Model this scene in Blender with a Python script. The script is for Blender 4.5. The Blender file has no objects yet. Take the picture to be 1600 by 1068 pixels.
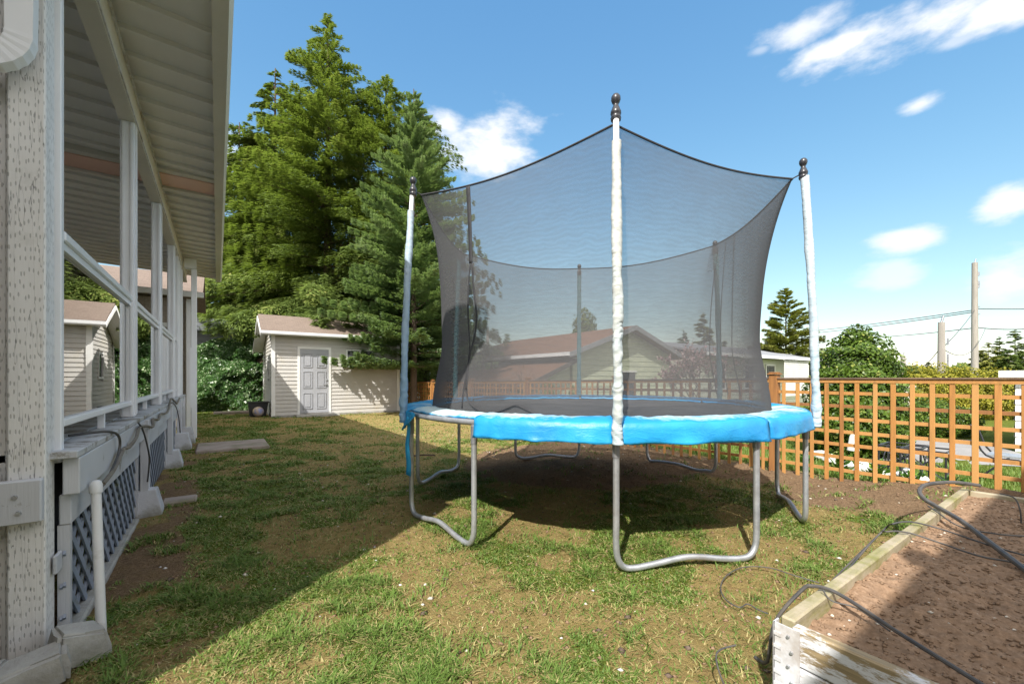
import bpy, math, random
import numpy as np
from mathutils import Vector
R=math.radians; PI=math.pi
sc=bpy.context.scene; C=sc.collection
rnd=random.Random(7); rs=np.random.RandomState(11)
# ------------------------------------------------------------------ noise
def vnoise(x,y,seed=0):
    x=np.asarray(x,float); y=np.asarray(y,float)
    xi=np.floor(x).astype(int); yi=np.floor(y).astype(int); xf=x-xi; yf=y-yi
    def h(a,b):
        n=(a*374761393+b*668265263+seed*974634777)&0x7fffffff
        n=((n^(n>>13))*1274126177)&0x7fffffff
        return ((n^(n>>16))&0xffff)/65535.0
    u=xf*xf*(3-2*xf); v=yf*yf*(3-2*yf)
    return (h(xi,yi)*(1-u)+h(xi+1,yi)*u)*(1-v)+(h(xi,yi+1)*(1-u)+h(xi+1,yi+1)*u)*v
def fbm(x,y,seed=0,o=4):
    s=0;a=.5;t=0
    for i in range(o):
        s=s+a*vnoise(x*2**i+i*17.3,y*2**i-i*9.1,seed+i); t+=a; a*=.5
    return s/t
# ------------------------------------------------------------------ materials
class NT:
    def __init__(s,name):
        s.m=bpy.data.materials.new(name); s.m.use_nodes=True; s.t=s.m.node_tree
        s.b=s.t.nodes['Principled BSDF']; s.out=s.t.nodes['Material Output']
    def n(s,typ,**k):
        nd=s.t.nodes.new(typ)
        for a,b in k.items():
            if a in nd.inputs: nd.inputs[a].default_value=b
            else: setattr(nd,a,b)
        return nd
    def l(s,a,b): s.t.links.new(a,b)
    def coord(s,scale=(1,1,1),kind='Object'):
        tc=s.n('ShaderNodeTexCoord'); mp=s.n('ShaderNodeMapping'); mp.inputs['Scale'].default_value=scale
        s.l(tc.outputs[kind],mp.inputs['Vector']); return mp.outputs['Vector']
    def noise(s,scale,detail=4,rough=.6,vec=None,stretch=(1,1,1)):
        nz=s.n('ShaderNodeTexNoise'); nz.inputs['Scale'].default_value=scale; nz.inputs['Detail'].default_value=detail
        nz.inputs['Roughness'].default_value=rough
        s.l(vec if vec is not None else s.coord(stretch),nz.inputs['Vector']); return nz.outputs['Fac']
    def ramp(s,fac,stops):
        r=s.n('ShaderNodeValToRGB'); cr=r.color_ramp
        while len(cr.elements)<len(stops): cr.elements.new(.5)
        for e,(p,c) in zip(cr.elements,stops): e.position=p; e.color=(*c,1) if len(c)==3 else c
        s.l(fac,r.inputs['Fac']); return r.outputs['Color']
    def mix(s,fac,a,b,mode='MIX'):
        m=s.n('ShaderNodeMix',data_type='RGBA',blend_type=mode)
        for sock,v in ((m.inputs[0],fac),(m.inputs[6],a),(m.inputs[7],b)):
            if hasattr(v,'is_output'): s.l(v,sock)
            elif isinstance(v,(int,float)): sock.default_value=v
            else: sock.default_value=(*v,1)
        return m.outputs[2]
    def math(s,op,a,b=None):
        m=s.n('ShaderNodeMath',operation=op)
        for i,v in enumerate((a,b)):
            if v is None: continue
            if hasattr(v,'is_output'): s.l(v,m.inputs[i])
            else: m.inputs[i].default_value=v
        return m.outputs[0]
    def bump(s,h,st=.3,dist=.01):
        b=s.n('ShaderNodeBump'); b.inputs['Strength'].default_value=st; b.inputs['Distance'].default_value=dist
        s.l(h,b.inputs['Height']); s.l(b.outputs[0],s.b.inputs['Normal'])
    def col(s,c):
        if hasattr(c,'is_output'): s.l(c,s.b.inputs['Base Color'])
        else: s.b.inputs['Base Color'].default_value=(*c,1)
def mat(name,c1,c2=None,scale=6,rough=.6,metal=0,bump=.2,bscale=None,stretch=(1,1,1),dist=.005,lo=.35,hi=.65,spec=.4,dirt=None,dscale=2.5):
    t=NT(name); c2=c2 or tuple(x*.8 for x in c1)
    nz=t.noise(scale,5,.6,stretch=stretch); col=t.ramp(nz,[(lo,c1),(hi,c2)])
    if dirt:
        d=t.ramp(t.noise(dscale,6,.7),[(.5,(0,0,0)),(.68,(1,1,1))]); col=t.mix(d,col,dirt)
    t.col(col); t.b.inputs['Roughness'].default_value=rough; t.b.inputs['Metallic'].default_value=metal
    t.b.inputs['Specular IOR Level'].default_value=spec
    if bump: t.bump(t.noise(bscale or scale*4,4,.6,stretch=stretch),bump,dist)
    return t.m
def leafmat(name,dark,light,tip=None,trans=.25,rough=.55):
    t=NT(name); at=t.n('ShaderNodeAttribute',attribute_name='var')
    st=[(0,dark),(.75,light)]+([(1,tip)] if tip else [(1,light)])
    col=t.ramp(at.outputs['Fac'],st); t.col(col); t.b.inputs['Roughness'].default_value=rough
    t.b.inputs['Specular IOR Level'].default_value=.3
    tr=t.n('ShaderNodeBsdfTranslucent'); t.l(t.mix(.5,col,(.25,.35,.02)),tr.inputs['Color'])
    ms=t.n('ShaderNodeMixShader'); ms.inputs[0].default_value=trans
    t.l(t.b.outputs[0],ms.inputs[1]); t.l(tr.outputs[0],ms.inputs[2]); t.l(ms.outputs[0],t.out.inputs['Surface'])
    return t.m
M={}
def peel(name,paint,wood,lo,hi,scale=3,stretch=(1,1,1),rough=.6,grain=(40,40,2)):
    t=NT(name)
    w=t.ramp(t.noise(3,5,.6,stretch=grain),[(.3,wood),(.7,tuple(x*.55 for x in wood))])
    f=t.ramp(t.noise(scale,8,.75,stretch=stretch),[(lo,(0,0,0)),(hi,(1,1,1))])
    p=t.ramp(t.noise(1.7,4,.5),[(.3,paint),(.7,tuple(x*.85 for x in paint))])
    t.col(t.mix(f,p,w)); t.b.inputs['Roughness'].default_value=rough
    t.bump(t.math('SUBTRACT',t.noise(3,4,.6,stretch=grain),f),.35,.004); return t.m
# pressure treated painted post with incision marks
def postmat():
    t=NT('incised_painted_post'); v=t.coord((60,60,17))
    br=t.n('ShaderNodeTexBrick'); br.inputs['Scale'].default_value=1; br.offset=.5
    tc=t.n('ShaderNodeTexCoord'); sp=t.n('ShaderNodeSeparateXYZ'); t.l(tc.outputs['Object'],sp.inputs[0])
    h=t.math('ADD',sp.outputs[0],sp.outputs[1])
    cb=t.n('ShaderNodeCombineXYZ'); t.l(t.math('MULTIPLY',sp.outputs[2],20.),cb.inputs[1]); t.l(t.math('MULTIPLY',h,72.),cb.inputs[0])
    # stretched dots: voronoi with narrow cells
    vo=t.n('ShaderNodeTexVoronoi'); vo.inputs['Scale'].default_value=1; vo.voronoi_dimensions='2D'; vo.inputs['Randomness'].default_value=.55; t.l(cb.outputs[0],vo.inputs['Vector'])
    dots=t.ramp(vo.outputs['Distance'],[(.13,(1,1,1)),(.22,(0,0,0))])
    crack=t.ramp(t.noise(5,3,.5,stretch=(6,6,.35)),[(.495,(0,0,0)),(.5,(1,1,1)),(.505,(0,0,0))])
    p=t.ramp(t.noise(2,5,.6,stretch=(3,3,.6)),[(.3,(.80,.785,.77)),(.7,(.68,.665,.65))])
    c=t.mix(t.math('MULTIPLY',dots,.36),p,(.10,.09,.08)); c=t.mix(t.math('MULTIPLY',crack,.7),c,(.06,.055,.05))
    g=t.ramp(t.noise(9,6,.7),[(.56,(0,0,0)),(.66,(1,1,1))]); c=t.mix(t.math('MULTIPLY',g,.15),c,(.25,.24,.18))
    t.col(c); t.b.inputs['Roughness'].default_value=.7
    t.bump(t.math('SUBTRACT',t.math('MULTIPLY',t.noise(4,4,.6,stretch=(14,14,.8)),.5),t.math('ADD',dots,crack)),.5,.004); return t.m
def siding(name,c,pitch,groove=.08,rough=.55,z0=0):
    t=NT(name); tc=t.n('ShaderNodeTexCoord'); sp=t.n('ShaderNodeSeparateXYZ'); t.l(tc.outputs['Object'],sp.inputs[0])
    nz=t.ramp(t.noise(1.5,5,.6,stretch=(1,1,4)),[(.3,c),(.7,tuple(x*.88 for x in c))])
    t.col(nz); t.b.inputs['Roughness'].default_value=rough; return t.m
def shingles(name,c1,c2,sc_=1):
    t=NT(name)
    br=t.n('ShaderNodeTexBrick'); br.inputs['Scale'].default_value=3.3*sc_; br.inputs['Mortar Size'].default_value=.012
    br.inputs['Color1'].default_value=(*c1,1); br.inputs['Color2'].default_value=(*c2,1); br.inputs['Mortar'].default_value=(*[x*.4 for x in c2],1)
    br.inputs['Brick Width'].default_value=.6; br.inputs['Row Height'].default_value=.3
    t.l(t.coord((1,1,1)),br.inputs['Vector'])
    c=t.mix(t.math('MULTIPLY',t.ramp(t.noise(1.3,6,.7),[(.4,(0,0,0)),(.7,(1,1,1))]),.6),br.outputs['Color'],tuple(x*.6 for x in c1))
    c=t.mix(.5,c,t.ramp(t.noise(30,3,.7),[(.3,tuple(x*.6 for x in c1)),(.7,tuple(min(1,x*1.35) for x in c1))]))
    t.col(c); t.b.inputs['Roughness'].default_value=.9; t.bump(t.noise(40,3,.7),.5,.01); return t.m
def cedar():
    t=NT('cedar_wood'); g=t.noise(2.5,6,.65,stretch=(9,9,1)); g2=t.noise(1.1,3,.5)
    at=t.n('ShaderNodeAttribute',attribute_name='var')
    c=t.ramp(g,[(.25,(.48,.215,.055)),(.5,(.34,.14,.034)),(.72,(.16,.065,.02))])
    c=t.mix(t.math('MULTIPLY',at.outputs['Fac'],.8),c,(.52,.29,.105))
    c=t.mix(t.ramp(at.outputs['Fac'],[(0,(.6,.6,.6)),(.35,(0,0,0))]),c,(.20,.11,.06))
    kn=t.ramp(t.noise(8,3,.5),[(.68,(0,0,0)),(.75,(1,1,1))]); c=t.mix(t.math('MULTIPLY',kn,.5),c,(.15,.05,.02))
    t.col(c); t.b.inputs['Roughness'].default_value=.6; t.b.inputs['Specular IOR Level'].default_value=.25; t.bump(g,.3,.003); return t.m
def netmat():
    t=NT('enclosure_net'); lw=t.n('ShaderNodeLayerWeight'); lw.inputs['Blend'].default_value=.5
    # woven mesh: share of thread seen grows at grazing angles
    cosv=t.math('MAXIMUM',t.math('SUBTRACT',1.,lw.outputs['Facing']),.04)
    wv=t.noise(7,4,.55,stretch=(1,1,3.2))
    wt=t.n('ShaderNodeTexWave',bands_direction='Z'); wt.inputs['Scale'].default_value=9; wt.inputs['Distortion'].default_value=7; wt.inputs['Detail'].default_value=3; wt.inputs['Detail Scale'].default_value=1.2; t.l(t.coord(),wt.inputs['Vector'])
    base=t.math('ADD',t.math('ADD',t.math('ADD',.325,t.math('MULTIPLY',wt.outputs['Fac'],.06)),t.math('MULTIPLY',t.noise(26,3,.6,stretch=(1,1,6)),.10)),t.math('MULTIPLY',wv,.14))
    trn=t.math('POWER',t.math('SUBTRACT',1.0,base),t.math('POWER',t.math('DIVIDE',1.0,cosv),.8))
    al=t.math('SUBTRACT',1.0,trn)
    d=t.n('ShaderNodeBsdfDiffuse'); d.inputs['Color'].default_value=(.135,.134,.138,1)
    tl=t.n('ShaderNodeBsdfTranslucent'); tl.inputs['Color'].default_value=(.10,.10,.10,1)
    m0=t.n('ShaderNodeMixShader'); m0.inputs[0].default_value=.3; t.l(d.outputs[0],m0.inputs[1]); t.l(tl.outputs[0],m0.inputs[2])
    tr=t.n('ShaderNodeBsdfTransparent'); m1=t.n('ShaderNodeMixShader')
    t.l(al,m1.inputs[0]); t.l(tr.outputs[0],m1.inputs[1]); t.l(m0.outputs[0],m1.inputs[2]); t.l(m1.outputs[0],t.out.inputs['Surface'])
    return t.m
def glassmat():
    t=NT('deck_glass'); tr=t.n('ShaderNodeBsdfTransparent'); tr.inputs['Color'].default_value=(.42,.44,.43,1)
    g=t.n('ShaderNodeBsdfGlossy'); g.inputs['Roughness'].default_value=.003; g.inputs['Color'].default_value=(1,1,1,1)
    b=t.n('ShaderNodeBump'); b.inputs['Strength'].default_value=.05; b.inputs['Distance'].default_value=.008
    t.l(t.noise(2.0,2,.5,stretch=(1,.7,1)),b.inputs['Height']); t.l(b.outputs[0],g.inputs['Normal'])
    fr=t.n('ShaderNodeFresnel'); fr.inputs['IOR'].default_value=1.75
    f=t.math('MINIMUM',t.math('MULTIPLY',fr.outputs[0],1.75),.88)
    ms=t.n('ShaderNodeMixShader'); t.l(f,ms.inputs[0]); t.l(tr.outputs[0],ms.inputs[1]); t.l(g.outputs[0],ms.inputs[2]); t.l(ms.outputs[0],t.out.inputs['Surface']); return t.m
def padmat():
    t=NT('faded_blue_pad'); tc=t.n('ShaderNodeTexCoord'); sp=t.n('ShaderNodeSeparateXYZ'); t.l(tc.outputs['Object'],sp.inputs[0])
    at=t.n('ShaderNodeAttribute',attribute_name='var')
    f=t.math('ADD',at.outputs['Fac'],t.math('MULTIPLY',t.math('SUBTRACT',t.noise(4,7,.75),.5),1.1))
    fr=t.ramp(f,[(.48,(0,0,0)),(.75,(1,1,1))])
    b=t.ramp(t.noise(3,4,.6),[(.35,(.012,.22,.50)),(.65,(.02,.31,.60))])
    c=t.mix(fr,b,(.52,.64,.66)); t.col(c); t.b.inputs['Roughness'].default_value=.42; t.b.inputs['Specular IOR Level'].default_value=.45
    vv=t.n('ShaderNodeTexVoronoi',feature='DISTANCE_TO_EDGE'); vv.inputs['Scale'].default_value=7; t.l(t.mix(.12,t.coord((1,1,1.6)),t.n('ShaderNodeTexNoise').outputs['Color'],'ADD'),vv.inputs['Vector'])
    cr=t.ramp(vv.outputs[0],[(0,(1,1,1)),(.12,(0,0,0))]); t.bump(t.math('ADD',t.noise(12,6,.7),t.math('MULTIPLY',cr,.15)),.30,.015); return t.m
M['metal_white']=mat('white_aluminium',(.83,.84,.86),(.76,.77,.80),2,.35,bump=.03)
M['metal_cream']=mat('cream_aluminium',(.68,.66,.59),(.58,.57,.51),1.2,.4,bump=.03)
M['soffit']=mat('soffit_metal',(.76,.75,.71),(.68,.67,.64),1.1,.5,bump=.03,stretch=(1,.4,1))
M['skylight']=mat('pink_skylight_panel',(.78,.50,.40),(.70,.44,.36),1.5,.4,bump=0)
M['post']=postmat()
M['paint']=peel('weathered_white_paint',(.56,.57,.60),(.30,.27,.22),.60,.68,3.5)
M['deckpaint']=peel('weathered_deck_paint',(.50,.51,.53),(.24,.21,.17),.50,.60,5,grain=(6,1,40))
M['lattice']=peel('grey_painted_lattice',(.30,.34,.42),(.20,.22,.14),.58,.68,2.5,(1,1,1.5))
M['pvc']=mat('white_pvc',(.72,.72,.72),(.62,.62,.61),3,.4,bump=.05,dirt=(.40,.38,.33))
M['concrete']=mat('concrete',(.42,.41,.38),(.30,.29,.27),7,.9,bump=.6,bscale=30,dist=.01,dirt=(.22,.21,.16))
M['concrete_white']=mat('painted_concrete',(.52,.53,.56),(.40,.41,.43),5,.85,bump=.4,bscale=40,dirt=(.25,.24,.19))
M['slab']=mat('stepping_slab',(.36,.30,.26),(.27,.22,.19),4,.95,bump=.6,bscale=25,dist=.01,dirt=(.2,.19,.12))
M['cable']=mat('dark_cable',(.05,.05,.052),(.10,.09,.08),9,.5,bump=.1)
M['conduit']=mat('brown_cable',(.13,.11,.09),(.2,.18,.15),9,.5,bump=.1)
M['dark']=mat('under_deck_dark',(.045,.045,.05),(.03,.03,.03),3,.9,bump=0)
M['vinyl']=mat('beige_vinyl_siding',(.52,.505,.48),(.455,.44,.42),1.3,.5,bump=.05,stretch=(1,1,3),dirt=(.47,.44,.38),dscale=1.3)
M['vinyl_white']=mat('white_vinyl_trim',(.76,.76,.75),(.68,.68,.66),2,.45,bump=.03)
M['door']=mat('grey_painted_door',(.36,.37,.40),(.32,.33,.355),3,.5,bump=.03)
M['shed_shingle']=shingles('shed_shingles',(.21,.16,.13),(.15,.112,.092),1.3)
M['brown_shingle']=shingles('brown_shingles',(.22,.115,.07),(.15,.075,.045),1)
M['grey_shingle']=shingles('grey_shingles',(.25,.26,.28),(.2,.2,.21),1)
M['tan_shingle']=shingles('tan_shingle_siding',(.38,.33,.28),(.28,.24,.2),1)
M['green_siding']=mat('pale_green_siding',(.55,.58,.42),(.47,.51,.37),1.5,.6,bump=.03,stretch=(1,1,3))
M['green_siding2']=mat('cream_green_siding',(.58,.60,.50),(.52,.54,.44),1.5,.6,bump=.03)
M['white_siding']=mat('white_garage_siding',(.78,.78,.77),(.70,.70,.69),2,.5,bump=.03)
M['window']=mat('dark_window',(.03,.035,.04),(.05,.05,.06),2,.08,bump=0,spec=.6)
M['galv']=mat('galvanised_steel',(.52,.54,.57),(.38,.40,.43),14,.42,.65,bump=.1,dirt=(.34,.33,.33))
M['steel_dark']=mat('dark_steel',(.22,.23,.25),(.3,.3,.32),14,.4,.6,bump=.1)
M['black_plastic']=mat('black_plastic',(.022,.022,.026),(.03,.03,.035),9,.32,bump=.02,spec=.5)
M['black_cloth']=mat('black_edge_tape',(.03,.03,.034),(.045,.045,.05),30,.8,bump=.3)
M['matbed']=mat('black_jumping_mat',(.03,.03,.033),(.05,.05,.055),2.5,.75,bump=.3,bscale=80,dirt=(.075,.07,.07))
M['net']=netmat(); M['glass']=glassmat(); M['pad']=padmat()
def sleeve(name,top,bot,z0,z1,wear):
    t=NT(name); tc=t.n('ShaderNodeTexCoord'); sp=t.n('ShaderNodeSeparateXYZ'); t.l(tc.outputs['Object'],sp.inputs[0])
    mr=t.n('ShaderNodeMapRange'); mr.inputs[1].default_value=z0; mr.inputs[2].default_value=z1; t.l(sp.outputs[2],mr.inputs[0])
    c=t.mix(mr.outputs[0],bot,top)
    c=t.mix(t.math('MULTIPLY',t.ramp(t.noise(6,7,.7),[(.42,(0,0,0)),(.68,(1,1,1))]),.7),c,wear)
    t.col(c); t.b.inputs['Roughness'].default_value=.5
    t.bump(t.noise(13,4,.55,stretch=(1,1,2.6)),.35,.015); return t.m
M['sleeve_white']=sleeve('white_pole_sleeve',(.48,.48,.45),(.37,.44,.47),.8,2.8,(.48,.47,.42))
M['sleeve_blue']=sleeve('pale_blue_pole_sleeve',(.42,.48,.54),(.17,.33,.52),.8,2.6,(.30,.45,.56))
M['sleeve_right']=sleeve('pale_white_pole_sleeve',(.42,.49,.54),(.36,.47,.54),.8,2.8,(.50,.54,.54))
M['sleeve_teal']=sleeve('teal_pole_sleeve',(.09,.28,.33),(.14,.40,.44),.8,2.8,(.28,.45,.46))
M['cedar']=cedar()
M['cedar_old']=mat('weathered_cedar_cap',(.20,.13,.09),(.12,.08,.06),4,.8,stretch=(8,1,8),bump=.4)
M['bedwood']=peel('mossy_timber',(.40,.34,.24),(.24,.23,.07),.42,.62,3,(1,1,2),grain=(1,30,30))
M['bedpaint']=peel('peeling_white_timber',(.66,.66,.68),(.36,.27,.15),.49,.53,3.2,(1,.55,2.2),grain=(30,1.5,30))
M['bracket']=mat('white_metal_bracket',(.66,.67,.70),(.50,.50,.52),12,.4,bump=.2,dirt=(.32,.26,.2))
M['soil']=None
def soilmat():
    t=NT('garden_soil'); n1=t.noise(5,6,.7); n2=t.noise(45,5,.75)
    c=t.ramp(n1,[(.3,(.27,.175,.112)),(.7,(.185,.118,.076))])
    c=t.mix(.5,c,t.ramp(n2,[(.3,(.11,.07,.043)),(.55,(.28,.185,.12)),(.78,(.50,.37,.26))]))
    t.col(c); t.b.inputs['Roughness'].default_value=1; t.b.inputs['Specular IOR Level'].default_value=.1
    t.bump(t.math('ADD',t.noise(60,6,.75),t.noise(150,3,.7)),.28,.006); return t.m
M['soil']=soilmat()
def groundmat():
    t=NT('lawn_and_dirt'); at=t.n('ShaderNodeAttribute',attribute_name='var')     # grass cover
    far=t.n('ShaderNodeAttribute',attribute_name='kind')                            # 1 = bare brown soil
    n1=t.noise(2.3,6,.7); n2=t.noise(38,5,.75); n3=t.noise(11,5,.7)
    straw=t.ramp(n3,[(.3,(.30,.20,.10)),(.5,(.34,.27,.11)),(.7,(.46,.34,.17)),(.85,(.52,.40,.24))])
    green=t.ramp(n2,[(.3,(.07,.10,.018)),(.6,(.17,.21,.035)),(.8,(.30,.31,.08))])
    soil=t.ramp(n2,[(.25,(.15,.095,.06)),(.55,(.29,.20,.125)),(.8,(.45,.34,.23))])
    f=t.ramp(t.math('ADD',at.outputs['Fac'],t.math('MULTIPLY',t.math('SUBTRACT',n3,.5),1.3)),[(.42,(0,0,0)),(.6,(1,1,1))])
    c=t.mix(f,straw,green)
    fs=t.ramp(t.math('ADD',far.outputs['Fac'],t.math('MULTIPLY',t.math('SUBTRACT',n3,.5),.6)),[(.4,(0,0,0)),(.62,(1,1,1))])
    c=t.mix(fs,c,soil)
    c=t.mix(.28,c,t.ramp(t.noise(120,3,.8),[(.3,(.03,.025,.01)),(.7,(.7,.6,.42))]),'OVERLAY')
    t.col(c); t.b.inputs['Roughness'].default_value=1; t.b.inputs['Specular IOR Level'].default_value=.1
    t.bump(t.math('ADD',n2,t.noise(90,4,.8)),.9,.03); return t.m
M['ground']=groundmat()
M['paving']=mat('grey_driveway',(.30,.29,.28),(.24,.23,.225),2,.9,bump=.2)
M['grass']=leafmat('grass_blades',(.05,.105,.018),(.15,.235,.045),(.42,.35,.16),.25)
M['hemlock']=leafmat('hemlock_foliage',(.055,.095,.025),(.19,.255,.062),(.38,.38,.12),.38)
M['hemlock_dark']=leafmat('dark_hemlock_foliage',(.045,.08,.022),(.15,.21,.055),(.28,.29,.10),.35)
M['fir']=leafmat('fir_foliage',(.075,.14,.065),(.27,.38,.18),(.50,.58,.38),.35)
M['cedar_tree']=leafmat('cedar_foliage',(.09,.11,.02),(.32,.33,.08),(.46,.42,.16),.3)
M['ivy']=leafmat('ivy_leaves',(.014,.042,.012),(.075,.165,.04),(.45,.55,.33),.2,.32)
M['bush']=leafmat('bush_leaves',(.018,.045,.006),(.10,.165,.02),(.30,.33,.08),.2,.4)
M['golden']=leafmat('golden_hedge_leaves',(.10,.10,.012),(.33,.30,.03),(.45,.38,.06),.25)
M['blossom']=leafmat('blossom',(.22,.10,.12),(.55,.33,.36),(.75,.6,.6),.3)
M['bare']=mat('bare_twigs',(.20,.15,.12),(.28,.2,.16),9,.8,bump=0)
M['bark']=mat('conifer_bark',(.14,.10,.075),(.08,.055,.04),8,.9,bump=.8,bscale=14,stretch=(1,1,.3),dist=.03)
M['polewood']=mat('grey_pole_wood',(.34,.31,.28),(.25,.23,.21),3,.85,stretch=(6,6,.4),bump=.3)
M['white_stone']=mat('white_stone',(.72,.72,.70),(.5,.5,.47),5,.8,bump=.4)
M['red']=mat('red_tip',(.7,.03,.06),(.6,.03,.05),5,.4,bump=0)
M['yellow']=mat('ball_yellow',(.65,.45,.12),(.2,.25,.5),4,.4,bump=0)
M['beige']=mat('beige_panel',(.62,.56,.47),(.55,.50,.42),3,.7,bump=.1)
M['greybld']=mat('grey_stucco',(.20,.205,.22),(.15,.155,.165),3,.8,bump=.1,stretch=(.4,1,3))
M['darksoft']=mat('dark_brown_board',(.10,.085,.075),(.07,.06,.055),3,.8,bump=.1)  # plain dark brown, shared by soffit, barge board and window frame
M['terracotta']=mat('terracotta',(.45,.17,.08),(.38,.14,.07),6,.8,bump=.1)
M['leaf_green']=leafmat('garden_plant',(.03,.10,.015),(.12,.28,.03),(.4,.5,.1),.25)
# ------------------------------------------------------------------ object helpers
ORG={}
def tag(o,label=None,cat=None,group=None,kind=None):
    if label: o['label']=label
    if cat: o['category']=cat
    if group: o['group']=group
    if kind: o['kind']=kind
    return o
def thing(name,label,cat,loc,group=None):
    o=bpy.data.objects.new(name,None); C.objects.link(o); o.location=loc; ORG[o]=Vector(loc); o.empty_display_size=.1
    return tag(o,label,cat,group)
def npmesh(name,V,F,m,parent=None,origin=None,smooth=False,attrs=None,mats=None,mi=None):
    """V (n,3) array, F (k,3|4) array or list of lists"""
    V=np.asarray(V,dtype=np.float32).reshape(-1,3)
    org=Vector((0,0,0))
    if parent is not None: org=ORG[parent]
    elif origin is not None: org=Vector(origin)
    V=V-np.array(org,dtype=np.float32)
    me=bpy.data.meshes.new(name)
    if isinstance(F,np.ndarray):
        k=F.shape[1]; n=len(F); me.vertices.add(len(V)); me.vertices.foreach_set('co',V.ravel())
        me.loops.add(n*k); me.loops.foreach_set('vertex_index',F.astype(np.int32).ravel())
        me.polygons.add(n); me.polygons.foreach_set('loop_start',np.arange(0,n*k,k,dtype=np.int32))
        me.update(calc_edges=True)
    else:
        me.from_pydata([tuple(map(float,v)) for v in V],[],F); me.update()
    if smooth: me.polygons.foreach_set('use_smooth',[True]*len(me.polygons))
    for k,a in (attrs or {}).items():
        at=me.attributes.new(k,'FLOAT','POINT'); at.data.foreach_set('value',np.asarray(a,dtype=np.float32))
    me.materials.append(m)
    for x in (mats or []): me.materials.append(x)
    if mi is not None: me.polygons.foreach_set('material_index',np.asarray(mi,dtype=np.int32))
    o=bpy.data.objects.new(name,me); C.objects.link(o)
    if parent is not None:
        o.parent=parent; ORG[o]=org
        if parent.type=='MESH': pass
    else:
        o.location=org; ORG[o]=org
    return o
class MB:
    def __init__(s): s.v=[]; s.f=[]; s.a=[]
    def add(s,vs,fs,a=0.5):
        n=len(s.v); s.v+= [tuple(v) for v in vs]; s.f+=[[i+n for i in f] for f in fs]; s.a+= [a]*len(vs) if not hasattr(a,'__len__') else list(a); return s
    def box(s,x0,x1,y0,y1,z0,z1,a=.5,bev=0):
        if bev>0:
            b=min(bev,(x1-x0)*.3,(y1-y0)*.3,(z1-z0)*.3); vs=[];fs=[]
            # chamfered box: 24 vertices
            idx={}
            X=(x0,x1);Y=(y0,y1);Z=(z0,z1)
            for i in (0,1):
                for j in (0,1):
                    for k in (0,1):
                        sx=b if i==0 else -b; sy=b if j==0 else -b; sz=b if k==0 else -b
                        idx[i,j,k,0]=len(vs); vs.append((X[i],Y[j]+sy,Z[k]+sz))
                        idx[i,j,k,1]=len(vs); vs.append((X[i]+sx,Y[j],Z[k]+sz))
                        idx[i,j,k,2]=len(vs); vs.append((X[i]+sx,Y[j]+sy,Z[k]))
            for i in (0,1):
                fs.append([idx[i,0,0,0],idx[i,1,0,0],idx[i,1,1,0],idx[i,0,1,0]][::1 if i else -1])
                fs.append([idx[0,i,0,1],idx[1,i,0,1],idx[1,i,1,1],idx[0,i,1,1]][::-1 if i else 1])
                fs.append([idx[0,0,i,2],idx[1,0,i,2],idx[1,1,i,2],idx[0,1,i,2]][::1 if i else -1])
            for i in (0,1):
                for j in (0,1):
                    fs.append([idx[i,j,0,0],idx[i,j,1,0],idx[i,j,1,1],idx[i,j,0,1]])
                    fs.append([idx[i,0,j,0],idx[i,1,j,0],idx[i,1,j,2],idx[i,0,j,2]])
                    fs.append([idx[0,i,j,1],idx[1,i,j,1],idx[1,i,j,2],idx[0,i,j,2]])
                    for k in (0,1): fs.append([idx[i,j,k,0],idx[i,j,k,1],idx[i,j,k,2]])
            return s.add(vs,fs,a)
        vs=[(x,y,z) for x in (x0,x1) for y in (y0,y1) for z in (z0,z1)]
        return s.add(vs,[[0,1,3,2],[4,6,7,5],[0,4,5,1],[2,3,7,6],[0,2,6,4],[1,5,7,3]],a)
    def prism(s,poly,axis,a0,a1,a=.5):
        n=len(poly); vs=[]
        for t in (a0,a1):
            for p,q in poly: vs.append({'x':(t,p,q),'y':(p,t,q),'z':(p,q,t)}[axis])
        fs=[list(range(n))[::-1],list(range(n,2*n))]+[[i,(i+1)%n,n+(i+1)%n,n+i] for i in range(n)]
        return s.add(vs,fs,a)
    def bar(s,p,q,w,h,up=(0,0,1),a=.5):
        p=Vector(p);q=Vector(q); d=(q-p).normalized(); u=Vector(up); sd=d.cross(u).normalized(); u=sd.cross(d).normalized()
        vs=[]
        for c in (p,q):
            for i,j in ((-1,-1),(1,-1),(1,1),(-1,1)): vs.append(c+sd*(i*w/2)+u*(j*h/2))
        return s.add(vs,[[3,2,1,0],[4,5,6,7],[0,1,5,4],[1,2,6,5],[2,3,7,6],[3,0,4,7]],a)
    def tube(s,pts,r,n=10,cap=True,a=.5,wob=None):
        pts=[Vector(p) for p in pts]; m=len(pts); rr=r if hasattr(r,'__len__') else [r]*m
        vs=[];fs=[]; prev=None
        for i,p in enumerate(pts):
            d=(pts[min(i+1,m-1)]-pts[max(i-1,0)])
            d=d.normalized() if d.length>1e-9 else Vector((0,0,1))
            if prev is None:
                u=d.orthogonal().normalized()
            else:
                u=(prev-d*prev.dot(d)); u=u.normalized() if u.length>1e-6 else d.orthogonal().normalized()
            prev=u; w=d.cross(u)
            for k in range(n):
                an=2*PI*k/n; q=rr[i]*(wob(i,k) if wob else 1)
                vs.append(p+u*(math.cos(an)*q)+w*(math.sin(an)*q))
        for i in range(m-1):
            for k in range(n):
                fs.append([i*n+k,i*n+(k+1)%n,(i+1)*n+(k+1)%n,(i+1)*n+k])
        if cap: fs.append(list(range(n))[::-1]); fs.append([(m-1)*n+k for k in range(n)])
        return s.add(vs,fs,a)
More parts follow.
